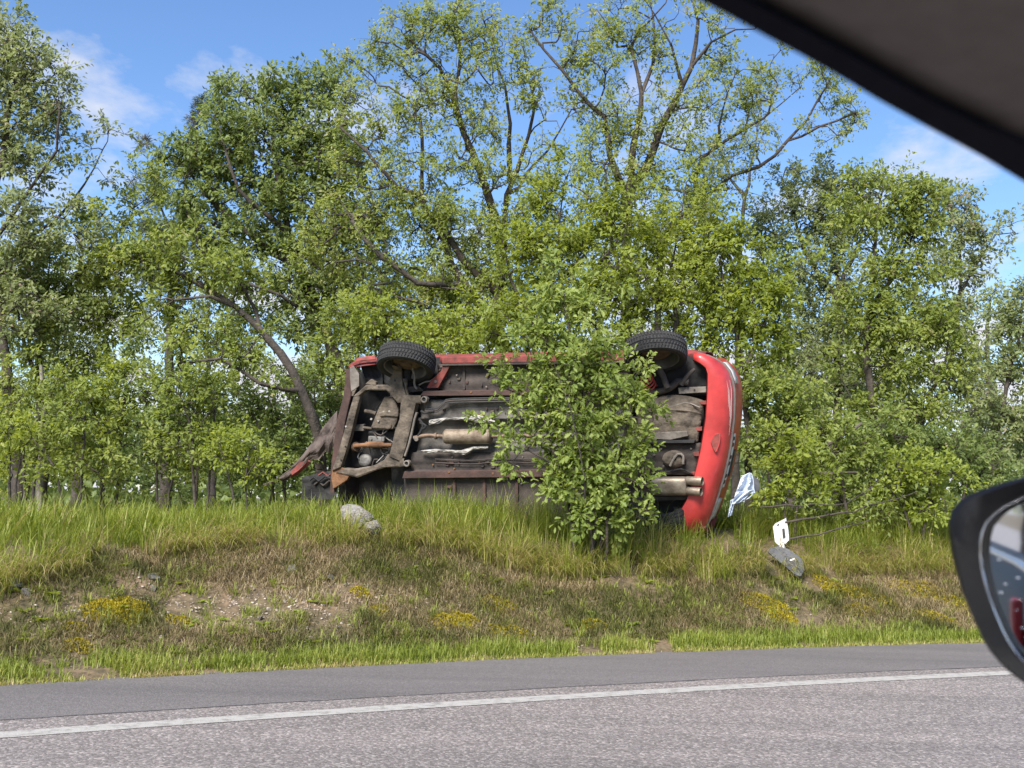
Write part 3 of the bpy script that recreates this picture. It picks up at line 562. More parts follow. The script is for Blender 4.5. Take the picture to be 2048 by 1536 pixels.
# understorey
U_ = 'undergrowth shrubs under the trees'
for k, (nm, lab, Y, x, lm, d, blobs) in enumerate([
    ('undergrowth_shrub', 'low leafy shrub at the foot of the left-edge trunks', 12.2, 150, M_LEAF, 0.75, [(60, 870, 80, 50), (170, 840, 80, 60), (230, 930, 60, 35), (120, 940, 70, 40)]),
    ('undergrowth_shrub', 'shrub in the gap between left trunks and arching tree', 12.8, 320, M_LEAFD, 0.8, [(290, 800, 80, 60), (360, 860, 80, 50), (300, 920, 80, 40), (400, 800, 60, 50)]),
    ('undergrowth_shrub', 'dark shrub behind the crumpled bonnet', 13.2, 560, M_LEAFD, 1.1, [(500, 820, 70, 50), (570, 860, 70, 50), (600, 790, 60, 50), (540, 930, 80, 40), (620, 920, 50, 50)]),
    ('undergrowth_shrub', 'shrub standing above the front wheel', 13.5, 740, M_LEAF, 1.0, [(690, 640, 60, 50), (750, 680, 60, 40), (800, 650, 70, 40), (700, 730, 40, 40), (640, 730, 50, 60)]),
    ('undergrowth_shrub', 'shrub showing over the car sill left of the oak', 12.6, 940, M_LEAFB, 1.0, [(900, 690, 60, 25), (970, 690, 60, 30), (860, 660, 50, 30)]),
    ('undergrowth_shrub', 'shrub just right of the bumper top', 12.3, 1540, M_LEAF, 1.1, [(1530, 800, 45, 50), (1570, 860, 60, 50), (1520, 900, 40, 50), (1600, 790, 50, 50)]),
    ('undergrowth_shrub', 'bright leafy shrub right of the pale blue plastic', 10.9, 1580, M_LEAFB, 0.95, [(1560, 950, 50, 35), (1600, 920, 45, 40), (1545, 1000, 35, 30), (1620, 970, 40, 30)]),
    ('undergrowth_shrub', 'shrub tangled with the fallen branches', 11.4, 1700, M_LEAF, 0.9, [(1670, 900, 70, 50), (1750, 920, 70, 45), (1680, 980, 80, 40), (1780, 990, 70, 40), (1660, 1040, 60, 30), (1750, 1050, 70, 30)]),
    ('undergrowth_shrub', 'bright shrub left of the door mirror', 11.2, 1830, M_LEAFB, 0.8, [(1800, 960, 50, 40), (1860, 950, 50, 50), (1830, 1010, 50, 35), (1880, 1000, 40, 40)]),
    ('undergrowth_shrub', 'shrub behind the bright shrub and mirror', 12.8, 1900, M_LEAFD, 1.1, [(1850, 900, 70, 60), (1940, 920, 70, 50), (1990, 960, 70, 40), (1760, 870, 60, 50)]),
    ('undergrowth_shrub', 'tall thin shrub between the left-edge trunks', 12.6, 60, M_LEAF, 0.8, [(20, 780, 60, 60), (80, 800, 60, 60), (40, 880, 60, 60), (130, 760, 60, 60)]),
    ('undergrowth_shrub', 'tall thin shrub right of the dead snag', 12.9, 220, M_LEAFB, 0.8, [(180, 800, 60, 60), (250, 770, 60, 60), (210, 870, 60, 60), (280, 850, 60, 60), (170, 920, 60, 40)]),
    ('undergrowth_shrub', 'tall thin shrub below the arching trunk', 12.4, 400, M_LEAF, 0.8, [(360, 790, 60, 60), (430, 800, 60, 60), (390, 880, 60, 60), (460, 880, 60, 50), (330, 900, 50, 50)]),
    ('undergrowth_shrub', 'light shrub rising behind the front wheel', 13.0, 800, M_LEAFB, 0.8, [(770, 630, 60, 40), (830, 680, 60, 30), (900, 660, 60, 40), (960, 640, 50, 40)]),
    ('undergrowth_shrub', 'pale shrub low behind the crest at the far left edge', 14.5, 30, M_LEAFB, 0.9, [(20, 900, 60, 60), (60, 960, 60, 40), (10, 820, 50, 50), (100, 900, 50, 50)]),
    ('undergrowth_shrub', 'shrub low behind the crest right of the dead snag', 15.0, 190, M_LEAF, 0.9, [(150, 920, 70, 50), (210, 870, 70, 60), (250, 940, 70, 45), (180, 800, 60, 50)]),
    ('undergrowth_shrub', 'leafy shrub filling the low gap left of the sapling', 14.6, 380, M_LEAFB, 0.9, [(340, 930, 70, 45), (400, 900, 60, 50), (440, 850, 60, 50), (360, 830, 60, 50)]),
    ('undergrowth_shrub', 'shrub low behind the tip of the crumpled bonnet', 15.2, 520, M_LEAF, 1.0, [(480, 930, 70, 45), (560, 900, 60, 50), (600, 960, 60, 35), (520, 850, 60, 50)]),
    ('undergrowth_shrub', 'shrub low behind the radiator end of the car', 14.2, 650, M_LEAFD, 1.0, [(620, 850, 60, 60), (660, 780, 50, 60), (640, 930, 50, 40), (600, 740, 50, 50)]),
    ('undergrowth_shrub', 'tall shrub in the gap right of the bumper strip', 14.0, 1620, M_LEAF, 1.0, [(1580, 820, 60, 60), (1640, 860, 60, 60), (1560, 900, 60, 50), (1620, 940, 60, 40)]),
    ('undergrowth_shrub', 'tall shrub between the two right-hand trunks', 14.6, 1730, M_LEAFG, 1.0, [(1700, 840, 60, 60), (1740, 900, 60, 50), (1800, 860, 60, 60), (1760, 780, 60, 50)]),
    ('sapling', 'pale green sapling beside the end of the crumpled bonnet', 11.4, 480, M_LEAFB, 0.8, [(450, 930, 30, 40), (500, 900, 25, 25), (520, 950, 25, 25), (430, 890, 20, 20)]),
    ('sapling', 'small pale sapling in the grass at the far left', 11.0, 20, M_LEAFB, 0.7, [(15, 860, 25, 20), (40, 880, 25, 20), (10, 930, 20, 20)])]):
    tree(nm, lab, 'shrub', Y, [([(x, None), (blobs[0][0] * 0.5 + x * 0.5, blobs[0][1] + 60), (blobs[0][0], blobs[0][1])], 0.022, 0.006), ([(x + 12, None), (blobs[1][0], blobs[1][1])], 0.018, 0.006)],
         blobs, lm, group=U_, dens=d * (0.72 if x < 560 else 0.95), leaf=0.075, per=22, clump=0.15, foliage='leaves', stemname='stem')

oak = tree('oak_shrub', 'leafy oak shrub growing in front of the overturned car', 'shrub', 9.35,
     [([(1185, None), (1188, 960), (1172, 800), (1140, 680), (1125, 570)], 0.022, 0.005), ([(1165, None), (1120, 940), (1085, 830), (1060, 700)], 0.016, 0.004), ([(1205, None), (1235, 930), (1258, 830), (1262, 770)], 0.016, 0.004),
      ([(1200, None), (1215, 900, 0.15), (1205, 740, 0.15), (1185, 600, 0.1)], 0.016, 0.004), ([(1120, 940), (1060, 900), (1000, 885)], 0.007, 0.003), ([(1085, 830), (1030, 790), (975, 765)], 0.007, 0.003), ([(1195, None), (1160, 900, -0.2), (1120, 760, -0.2)], 0.012, 0.004)],
     [(1110, 600, 45, 40, 0.7), (1170, 620, 50, 40, 0.8), (1085, 680, 45, 45, 0.8), (1155, 710, 65, 50, 0.9), (1200, 690, 28, 40, 0.8), (1205, 780, 42, 50, 0.9), (1080, 770, 50, 50, 0.8), (1160, 820, 75, 60, 0.9), (1258, 805, 32, 40, 0.9), (1095, 860, 45, 45, 0.7), (1180, 910, 80, 55, 0.9),
      (1262, 890, 32, 45, 0.9), (1125, 960, 50, 40, 0.8), (1205, 980, 65, 45, 0.9), (1165, 1035, 55, 30, 0.8), (1235, 1045, 45, 28, 0.9), (1272, 965, 20, 30, 0.9), (1290, 1035, 20, 20, 0.9), (1020, 770, 24, 10, 1.0), (990, 752, 18, 8, 1.1), (1028, 815, 20, 10, 1.0), (1028, 885, 14, 16, 0.9), (1015, 925, 12, 10, 0.8), (1305, 830, 12, 12, 1.2)],
     M_LEAFS, leaf=0.076, per=16, dens=1.35, clump=0.12, tshift=0.10, limbtwigs=0.12, tpl=LEAF_OAK, foliage='leaves', stemname='stem', depth=0.55, rtip=0.0022, spr=3)

# fallen branches lying over the bank at right
def branch(label, pts, r0, r1, m=None):
    P = crom([at(x, y, Y) for x, y, Y in pts], 0.12); o = P[0].copy(); mb = MB()
    rg = np.random.default_rng(len(label)); P[1:-1] += rg.normal(0, 0.01, P[1:-1].shape)
    tipsL = []
    mb.tube(P - o, list(np.linspace(r0, r1, len(P))), 7)
    for k in range(3, len(P) - 2, 3):
        d = rg.normal(0, 1, 3); d[2] = abs(d[2]) * 0.6; L = 0.2 + 0.35 * rg.random(); d = d / np.linalg.norm(d) * L
        rr = np.interp(k, [0, len(P)], [r0, r1]) * 0.45
        mb.tube([P[k] - o, P[k] - o + d * 0.5 + rg.normal(0, 0.03, 3), P[k] - o + d], [rr, rr * 0.8, rr * 0.4], 5)
        tipsL.append(P[k] - o + d)
    ob = mb.build('fallen_branch', m or M_BARK, smooth=True); ob.location = o
    tag(ob, label, 'branch', 'fallen branches right of the wreck')
    n = 26 * len(tipsL)
    if n:
        c_ = np.repeat(np.array(tipsL), 26, 0) + rg.normal(0, 0.07, (n, 3)); ln = rg.uniform(0.035, 0.065, n)
        lv = leaves(c_, rg.normal(0, 1, (n, 3)), rg.normal(0, 0.5, (n, 3)) + np.array([0, -0.4, 0.7]), ln, ln * 0.6, np.clip(rg.normal(0.5, 0.2, n), 0, 1), LEAF_T)
        tag(arr_mesh('leaves', lv[0], lv[1], M_LEAF, ob, tint=lv[2]), kind='stuff')
branch('thick broken branch slanting up right of the car', [(1560, 960, 11.6), (1640, 900, 11.5), (1724, 846, 11.5)], 0.028, 0.016, M_BARKG)
branch('horizontal dark branch behind the bright shrub', [(1590, 945, 11.3), (1650, 945, 11.2), (1715, 945, 11.2)], 0.022, 0.012)
branch('long thin branch running right from the white post', [(1570, 1045, 10.5), (1660, 1030, 10.4), (1760, 1005, 10.4), (1830, 985, 10.4)], 0.011, 0.004)
branch('lowest thin branch reaching right over the grass', [(1580, 1078, 10.3), (1660, 1062, 10.2), (1740, 1040, 10.2)], 0.010, 0.004)
branch('bent branch crossing above the white post', [(1520, 1015, 10.6), (1600, 1010, 10.4), (1690, 1005, 10.5), (1760, 960, 10.8)], 0.008, 0.003)

# far-off wood closing the view behind the trees
rgw = np.random.default_rng(77); n = 62000
xw = rgw.uniform(-38, 46, n); yw = rgw.uniform(38, 62, n); hw_ = 3.6 + 3.0 * fbm(xw * 0.16, yw * 0.1 + 5); zw = -2.6 + rgw.random(n) ** 0.8 * (hw_ + 2.0)
lv = leaves(np.stack([xw, yw, zw], -1), rgw.normal(0, 1, (n, 3)), rgw.normal(0, 0.6, (n, 3)) + np.array([0, -0.3, 0.7]), rgw.uniform(0.28, 0.6, n), rgw.uniform(0.2, 0.4, n), np.clip(rgw.normal(0.4, 0.2, n) + 0.3 * (fbm(xw * 0.5, zw * 0.8) - 0.5), 0, 1), LEAF_T)
tag(arr_mesh('distant_woodland', lv[0], lv[1], M_LEAFD, tint=lv[2]), 'far-off green wood behind the roadside trees', 'woodland', kind='stuff')
# ------------------------------------------------------------------ the overturned car: local x = rearwards, y = across (up), z = out of the underside towards the road
A_, B_ = math.radians(17.5), math.radians(7.0)
u_ = np.array([math.cos(A_), -math.sin(A_), 0.008]); u_ /= np.linalg.norm(u_)
w0 = np.array([-math.sin(A_), -math.cos(A_), 0.0]); w_ = w0 * math.cos(B_) - np.array([0, 0, math.sin(B_)])
v_ = np.cross(w_, u_); v_ /= np.linalg.norm(v_); w_ = np.cross(u_, v_)
HALF = 0.86
PC = at(1060, 887, 10.75); ORG = PC - v_ * HALF
car = empty('overturned_car', tuple(ORG))
MW = Matrix.Identity(4)
for i in range(3): MW[i][0] = u_[i]; MW[i][1] = v_[i]; MW[i][2] = w_[i]; MW[i][3] = ORG[i]
car.matrix_world = MW
tag(car, 'red hatchback lying on its side with its dirty underside facing the road', 'car')
def K(px, py, w=0.0):
    d = ray(px, py); t = ((ORG + w_ * w - CAM) @ w_) / (d @ w_); P = CAM + d * t - ORG
    return np.array([P @ u_, P @ v_, P @ w_])
def KK(pts, w=0.0): return [K(*p, w) for p in pts]
Z = np.array([0, 0, 1.0])

M_RED = mat('red_paint', (0.30, 0.026, 0.024), 0.42, col2=(0.50, 0.042, 0.040), nscale=3.5, lo=0.30, hi=0.58, spec=0.5, coat=0.3, bump=0.003, bscale=9)
M_REDD = mat('red_paint_dirty', (0.080, 0.028, 0.022), 0.8, col2=(0.27, 0.055, 0.045), nscale=7, lo=0.38, hi=0.62, bump=0.003)
M_UND = mat('underbody', (0.030, 0.025, 0.023), 0.85, col2=(0.085, 0.066, 0.056), nscale=5, lo=0.38, hi=0.70, bump=0.004, bscale=50)
M_UNDR = mat('underbody_reddish', (0.032, 0.020, 0.017), 0.85, col2=(0.098, 0.052, 0.043), nscale=5, lo=0.36, hi=0.68, bump=0.004, bscale=40)
M_DIRT = mat('muddy_steel', (0.045, 0.035, 0.026), 0.9, col2=(0.165, 0.132, 0.100), nscale=9, lo=0.36, hi=0.66, bump=0.012, bscale=30)
M_STEEL = mat('grey_steel', (0.105, 0.090, 0.076), 0.75, col2=(0.25, 0.22, 0.19), nscale=8, bump=0.004, bscale=40, metal=0.2)
M_RUST = mat('rust', (0.085, 0.040, 0.020), 0.9, col2=(0.23, 0.115, 0.055), nscale=11, bump=0.004, bscale=60)
M_PIPE = mat('rusty_pipe', (0.10, 0.066, 0.046), 0.6, col2=(0.22, 0.15, 0.105), nscale=12, metal=0.35, bump=0.002)
M_MUF = mat('muffler_steel', (0.20, 0.155, 0.115), 0.5, col2=(0.37, 0.315, 0.245), nscale=14, metal=0.55, bump=0.002)
M_MUFR = mat('muffler_tarnished', (0.12, 0.085, 0.058), 0.7, col2=(0.29, 0.235, 0.175), nscale=12, metal=0.4, bump=0.003)
M_ALU = mat('crumpled_foil', (0.20, 0.185, 0.165), 0.7, col2=(0.44, 0.42, 0.385), nscale=11, metal=0.15, bump=0.006, bscale=35)
M_TUN = mat('dusty_shield', (0.062, 0.055, 0.050), 0.85, col2=(0.165, 0.152, 0.138), nscale=7, metal=0.1, bump=0.006, bscale=30)
M_BLK = mat('black_cavity', (0.012, 0.012, 0.014), 0.85, col2=(0.030, 0.028, 0.028), nscale=6, bump=0.004)
M_RUB = mat('tyre_rubber', (0.011, 0.011, 0.012), 0.75, col2=(0.024, 0.023, 0.022), nscale=12, bump=0.001)
M_RIM = mat('wheel_rim', (0.13, 0.125, 0.12), 0.5, col2=(0.22, 0.21, 0.20), nscale=9, metal=0.5)
M_PLAS = mat('black_plastic', (0.030, 0.030, 0.032), 0.55, col2=(0.06, 0.058, 0.056), nscale=9)
M_STRIP = mat('bumper_rubber', (0.10, 0.088, 0.08), 0.7, col2=(0.155, 0.14, 0.128), nscale=14)
M_SPRING = mat('red_spring', (0.42, 0.055, 0.035), 0.55, col2=(0.55, 0.10, 0.06), nscale=10)
M_ENG = mat('engine_alloy', (0.10, 0.095, 0.088), 0.7, col2=(0.21, 0.20, 0.185), nscale=10, metal=0.2, bump=0.006)
M_GLASS = mat('dark_glass', (0.02, 0.022, 0.025), 0.06, spec=0.8)
M_LENS = mat('lamp_lens', (0.62, 0.60, 0.56), 0.2, col2=(0.75, 0.74, 0.71), nscale=30)
M_PLATE = mat('plate_white', (0.62, 0.61, 0.58), 0.4, col2=(0.70, 0.69, 0.67), nscale=20)
M_INK = mat('plate_ink', (0.03, 0.03, 0.035), 0.6)

def loc(x, y, z=0): return np.array([x, y, z], float)
XF = K(694, 870)[0]; XR = K(1412, 870)[0]                 # front end, bumper lip
YT = K(960, 714)[1]; YB = 2 * HALF - YT                    # upper / lower body side at the sill
mid = HALF

# body shell, cross-sections along the car (open towards the underside)
def sect(x, hw, belt, roof, rw, zlip=-0.02, n=7):
    L = [(hw - 0.05, zlip), (hw, -0.10), (hw + 0.035, -0.30), (hw + 0.03, -belt * 0.8), (hw - 0.005, -belt), (rw + 0.03, -roof + 0.06), (rw - 0.08, -roof), (0, -roof - 0.03)]
    L = L + [(-a, b) for a, b in L[-2::-1]]
    return [loc(x, mid + a, b) for a, b in L]
hwid = YT - mid
st = [(XF + 0.02, hwid - 0.03, 0.62, 0.72, 0.62), (XF + 0.35, hwid, 0.68, 0.80, 0.66), (XF + 0.95, hwid, 0.76, 0.90, 0.66), (XF + 1.25, hwid, 0.80, 1.0, 0.62), (XF + 1.75, hwid, 0.82, 1.32, 0.56),
      (XF + 2.3, hwid, 0.84, 1.38, 0.56), (XF + 2.9, hwid, 0.86, 1.36, 0.55), (XR - 0.28, hwid, 0.86, 1.30, 0.54), (XR - 0.02, hwid - 0.03, 0.86, 1.08, 0.54)]
wh_f, wh_r = K(813, 735)[0], K(1310, 720)[0]
rows = []
xs = np.linspace(st[0][0], st[-1][0], 64); S = np.array(st)
for x in xs: rows.append(sect(x, *[np.interp(x, S[:, 0], S[:, k]) for k in range(1, 5)]))
# wheel arches: lift the lower lip round each wheel
for r in rows:
    for xc in (wh_f, wh_r):
        d = abs(r[0][0] - xc)
        if d < 0.36:
            lift = -math.sqrt(0.36 ** 2 - d * d) * 0.95
            for k in (0, 1, 2, -1, -2, -3): r[k][2] = min(r[k][2], lift + (0.0 if k in (0, -1) else -0.005 * abs(k)))
M_SHELL = mat('red_paint_grimy', (0.115, 0.030, 0.025), 0.7, col2=(0.27, 0.046, 0.040), nscale=8, lo=0.36, hi=0.66, bump=0.002)
MB().grid(rows).build('body_shell', M_SHELL, car, smooth=True, solid=0.012)
tag(car.children[-1], 'scratched red painted body shell')
# side windows and tailgate glass (on the sides turned up and away)
for sgn, nm in ((1, 'side_window'), (-1, 'side_window')):
    for x0, x1 in ((XF + 1.45, XF + 2.15), (XF + 2.22, XF + 2.95)):
        f = lambda x, t: loc(x, mid + sgn * (np.interp(t, [0, 1], [hwid + 0.0, 0.605]) + 0.012), -np.interp(t, [0, 1], [0.92, 1.26]))
        MB().prism([f(x0, 0), f(x1, 0), f(x1 - 0.04, 1), f(x0 + 0.12, 1)], (0, sgn * 0.006, -0.002)).build('side_window', M_GLASS, car)

# floor pan: pressed panels with ribs either side of the exhaust tunnel
fp = MB()
def panel(mb, quad, w, ribs=0, amp=0.012, nu=36, nv=14, axis='u', warp=0.006, seed=0):
    c = [np.array(q, float) for q in quad]; rg = np.random.default_rng(seed); R_ = []
    for i in range(nv):
        b = i / (nv - 1); row = []
        for j in range(nu):
            a = j / (nu - 1); p = (c[0] * (1 - a) + c[1] * a) * (1 - b) + (c[3] * (1 - a) + c[2] * a) * b
            t = b if axis == 'u' else a
            z = w + (amp * np.clip(3.0 * math.sin(t * math.pi * 2 * ribs), -1, 1) if ribs else 0) + warp * (float(fbm(a * 5 + seed, b * 3 + seed, 2)) - 0.5) * 2
            row.append(loc(p[0], p[1], z))
        R_.append(row)
    return mb.grid(R_)
panel(MB(), KK([(872, 728), (1262, 724), (1262, 785), (880, 790)]), -0.035, 2, 0.006, seed=1).build('upper_floor_panel', M_UND, car, smooth=True, solid=0.004)
panel(MB(), KK([(820, 905), (1300, 905), (1300, 945), (820, 948)]), -0.03, 1, 0.006, seed=2).build('lower_floor_panel', M_UND, car, smooth=True, solid=0.004)
panel(MB(), KK([(806, 940), (1300, 940), (1310, 1062), (806, 1062)]), -0.035, 2, 0.008, seed=3).build('outer_floor_panel', M_UND, car, smooth=True, solid=0.004)
panel(MB(), KK([(838, 800), (1262, 796), (1262, 838), (840, 838)]), -0.03, 1, 0.005, seed=4).build('tunnel_side_panel', M_TUN, car, smooth=True, solid=0.004)
# exhaust tunnel: recessed channel
rw_ = []
for x in np.linspace(K(828, 870)[0], K(1290, 870)[0], 40):
    y0, y1 = K(900, 836)[1], K(900, 908)[1]; q = []
    for t in np.linspace(0, 1, 12): q.append(loc(x, y0 + (y1 - y0) * t, -0.035 - 0.10 * math.sin(math.pi * t) ** 0.6 + 0.010 * (float(fbm(x * 9, t * 5, 3)) - 0.5) * 2))
    rw_.append(q)
MB().grid(rw_).build('exhaust_tunnel', M_TUN, car, smooth=True, solid=0.004)
# dark backing of the whole floor so that no gap shows the cabin
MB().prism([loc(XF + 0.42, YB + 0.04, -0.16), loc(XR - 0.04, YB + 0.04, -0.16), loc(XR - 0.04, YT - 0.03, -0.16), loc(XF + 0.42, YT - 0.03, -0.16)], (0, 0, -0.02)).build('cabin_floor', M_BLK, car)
MB().prism([loc(XF - 0.10, YB - 0.02, -0.34), loc(XF + 0.70, YB + 0.0, -0.34), loc(XF + 0.70, YT - 0.08, -0.34), loc(XF + 0.0, YT - 0.12, -0.34)], (0, 0, -0.02)).prism([loc(XF - 0.06, YB + 0.0, -0.03), loc(XF - 0.02, YT - 0.14, -0.03), loc(XF - 0.02, YT - 0.14, -0.36), loc(XF - 0.06, YB + 0.0, -0.36)], (0.012, 0, 0)).build('engine_bay', M_BLK, car)

# sills and chassis rails
def bar(name, quad, w, h, m, bevel=0.006):
    return MB().prism(KK(quad, w), Z * -h).build(name, m, car, bevel=bevel)
bar('sill', [(883, 714), (1262, 708), (1262, 721), (884, 727)], 0.02, 0.10, M_REDD)
bar('sill_flange', [(884, 727.5), (1262, 721.5), (1262, 725.5), (884, 731.5)], 0.05, 0.06, M_UND, 0.002)
bar('chassis_rail', [(846, 782), (1262, 776), (1262, 790), (840, 792)], 0.045, 0.09, M_UNDR)
bar('chassis_rail', [(808, 943), (1300, 936), (1300, 952), (804, 957)], 0.045, 0.09, M_UNDR)
bar('sill', [(806, 1046), (1310, 1046), (1310, 1060), (806, 1062)], 0.02, 0.10, M_REDD)
for (x, y) in ((898, 944), (986, 947), (942, 784)):
    MB().lathe(K(x, y, 0.047), Z, [(0.001, 0.004), (0.011, 0.004), (0.013, 0)], 10).build('drain_bolt', M_RUST, car)
# red brace between rail and sill at the front of the floor
MB().prism(KK([(853, 776), (876, 776), (900, 732), (885, 729), (882, 742), (862, 760)], 0.035), Z * -0.05).build('floor_brace', M_REDD, car, bevel=0.005)
MB().lathe(K(871, 763, 0.037), Z, [(0.001, 0.006), (0.014, 0.006), (0.016, 0)], 10).build('brace_bolt', M_ALU, car)
# brake and fuel lines
for k, (dy, r) in enumerate(((0, 0.009), (4, 0.007), (-3.5, 0.006))):
    MB().tube(crom(KK([(850, 822 + dy), (874, 820 + dy), (884, 812 + dy), (892, 803 + dy), (905, 801 + dy), (1000, 799 + dy), (1262, 796 + dy)], 0.03), 0.04), r, 7).build('brake_line', M_PLAS if k else M_UND, car, smooth=True)

# heat shields of crumpled foil
def foil(name, top, bot, w, m, seed):
    n = 28; rg = np.random.default_rng(seed); R_ = []
    tx = np.array(top); bx = np.array(bot)
    X = np.linspace(tx[0, 0], tx[-1, 0], n)
    for b in np.linspace(0, 1, 7):
        R_.append([K(x, np.interp(x, tx[:, 0], tx[:, 1]) * (1 - b) + np.interp(x, bx[:, 0], bx[:, 1]) * b, w + 0.018 * math.sin(b * 3.1) + rg.normal(0, 0.006)) for x in X])
    MB().grid(R_).build(name, m, car, solid=0.003)
foil('heat_shield', [(858, 840), (886, 836), (940, 834), (951, 829), (966, 832), (990, 841)], [(858, 850), (882, 846), (890, 840), (940, 840), (952, 845), (990, 847)], 0.03, M_ALU, 3)
foil('heat_shield', [(842, 901), (872, 898), (921, 901), (948, 893), (976, 892)], [(842, 903), (862, 908), (876, 904), (918, 906), (932, 911), (945, 900), (976, 898)], 0.03, M_ALU, 5)

# exhaust
ex = K(935, 873, 0.055)
def pill(a, b, r, n=22, flat=1.0):
    a = np.array(a); b = np.array(b); k = b - a; L = np.linalg.norm(k)
    return MB().lathe(a, k / L, [(0.001, 0), (r * 0.55, 0.001), (r * 0.86, 0.008), (r, 0.024), (r * 1.02, 0.026), (r, 0.030), (r, L - 0.030), (r * 1.02, L - 0.026), (r, L - 0.024), (r * 0.86, L - 0.008), (r * 0.55, L - 0.001), (0.001, L)], n, ref=(0, 0, 1))
pill(K(888, 873, 0.03), K(984, 873, 0.03), 0.075).build('middle_silencer', M_MUFR, car, smooth=True)
MB().tube(crom([K(828, 876, 0.03), K(845, 872, 0.03), K(860, 871, 0.03), K(890, 873, 0.03)], 0.03), 0.022, 12).build('exhaust_pipe', M_PIPE, car, smooth=True)
MB().lathe(K(872, 872, 0.03), (1, 0, 0), [(0.022, -0.012), (0.034, -0.010), (0.034, 0.010), (0.022, 0.012)], 12, ref=(0, 0, 1)).build('exhaust_clamp', M_PIPE, car)
MB().tube(crom([K(982, 873, 0.03), K(1060, 872, 0.03), K(1150, 885, 0.03), K(1220, 940, 0.03), K(1285, 970, 0.035)], 0.05), 0.018, 12).build('exhaust_pipe', M_PIPE, car, smooth=True)
def silencer_oval(x0, x1, yc, w):
    a, b = K(x0, yc, w), K(x1, yc, w); R_ = []
    for t, s in ((0, 0.0), (0.005, 0.85), (0.03, 0.97), (0.06, 1.0), (0.94, 1.0), (0.97, 0.97), (0.995, 0.85), (1, 0.0)):
        c0 = a + (b - a) * t
        R_.append([c0 + np.array([0, 0.088 * s * math.copysign(abs(math.cos(q)) ** 0.55, math.cos(q)), 0.07 * s * math.copysign(abs(math.sin(q)) ** 0.7, math.sin(q))]) for q in np.linspace(0, 2 * math.pi, 28, endpoint=False)])
    return MB().grid(R_, close_v=True)
silencer_oval(1304, 1374, 972, 0.06).build('rear_silencer', M_MUF, car, smooth=True, angle=35)
MB().lathe(K(1274, 970, 0.05), (1, 0, 0), [(0.018, 0), (0.030, 0.003), (0.030, 0.022), (0.024, 0.026), (0.024, 0.17)], 16, ref=(0, 0, 1)).build('silencer_inlet', M_MUFR, car, smooth=True)
for yy, x1 in ((961, 1408), (982, 1405)):
    a = K(1372, yy, 0.065); L = np.linalg.norm(K(x1, yy, 0.065) - a)
    MB().lathe(a, (1, 0, 0.30), [(0.036, 0), (0.040, 0.01), (0.041, L - 0.004), (0.039, L), (0.035, L - 0.002), (0.034, L - 0.10), (0.001, L - 0.11)], 22, ref=(0, 0, 1)).build('tail_pipe', M_MUF, car, smooth=True)

# front subframe (one welded frame, with eyelets)
sf = MB()
def band(mb, left, right, w, h):
    """ribbon between two pixel polylines, with side walls"""
    L, R_ = [K(*p, w) for p in left], [K(*p, w) for p in right]; D = Z * -h; e = Z * 0.008
    mb.grid([[p + D for p in L], L, [p + e + (q - p) * 0.18 for p, q in zip(L, R_)], [p + e + (q - p) * 0.82 for p, q in zip(L, R_)], R_, [q + D for q in R_]])
band(sf, [(708, 791), (697, 828), (686, 871), (676, 907), (664, 941)], [(721, 788), (711, 828), (701, 871), (690, 907), (681, 934)], 0.06, 0.07)
band(sf, [(707, 792), (720, 781), (733, 769), (755, 769.5), (774, 769.5), (790, 776), (807, 790), (842, 791)], [(720, 791), (733, 780), (745, 780.5), (760, 781), (773, 781), (783, 790), (795, 805), (842, 807)], 0.065, 0.07)
band(sf, [(802, 800), (799, 839), (790, 862), (784, 890), (778, 912)], [(832, 803), (823, 845), (816, 876), (808, 905), (802, 922)], 0.07, 0.10)
band(sf, [(776, 908), (768, 920), (750, 930), (735, 934), (712, 938), (690, 936)], [(806, 916), (802, 934), (770, 935), (748, 942), (715, 955), (672, 946)], 0.05, 0.06)
band(sf, [(800, 914), (808, 917)], [(800, 934), (810, 932)], 0.062, 0.05)
sfo = sf.build('front_subframe', M_DIRT, car, smooth=True, angle=30)
for (x, y, r) in ((848, 799, 0.034), (813, 927, 0.032)):
    c0 = K(x, y, 0.085)
    MB().lathe(c0, Z, [(r * 0.55, -0.05), (r * 0.55, 0.0), (r * 0.7, 0.006), (r, 0.004), (r, -0.06)], 18).build('bush_eyelet', M_STEEL, sfo, smooth=True, angle=30)
    MB().lathe(c0, Z, [(r * 0.55, -0.012), (0.001, -0.012)], 14).build('bush', M_BLK, sfo)
for (x, y) in ((699, 838), (691, 893), (743, 768), (692, 853), (758, 774), (787, 783), (682, 920)):
    MB().lathe(K(x, y, 0.069), Z, [(0.001, 0.005), (0.009, 0.005), (0.011, 0)], 6).build('subframe_bolt', M_ALU if x in (692, 743) else M_BLK, sfo)
MB().prism(KK([(730, 768), (742, 758), (752, 764), (752, 771)], 0.075), Z * -0.05).build('subframe_bracket', M_DIRT, sfo, bevel=0.004)
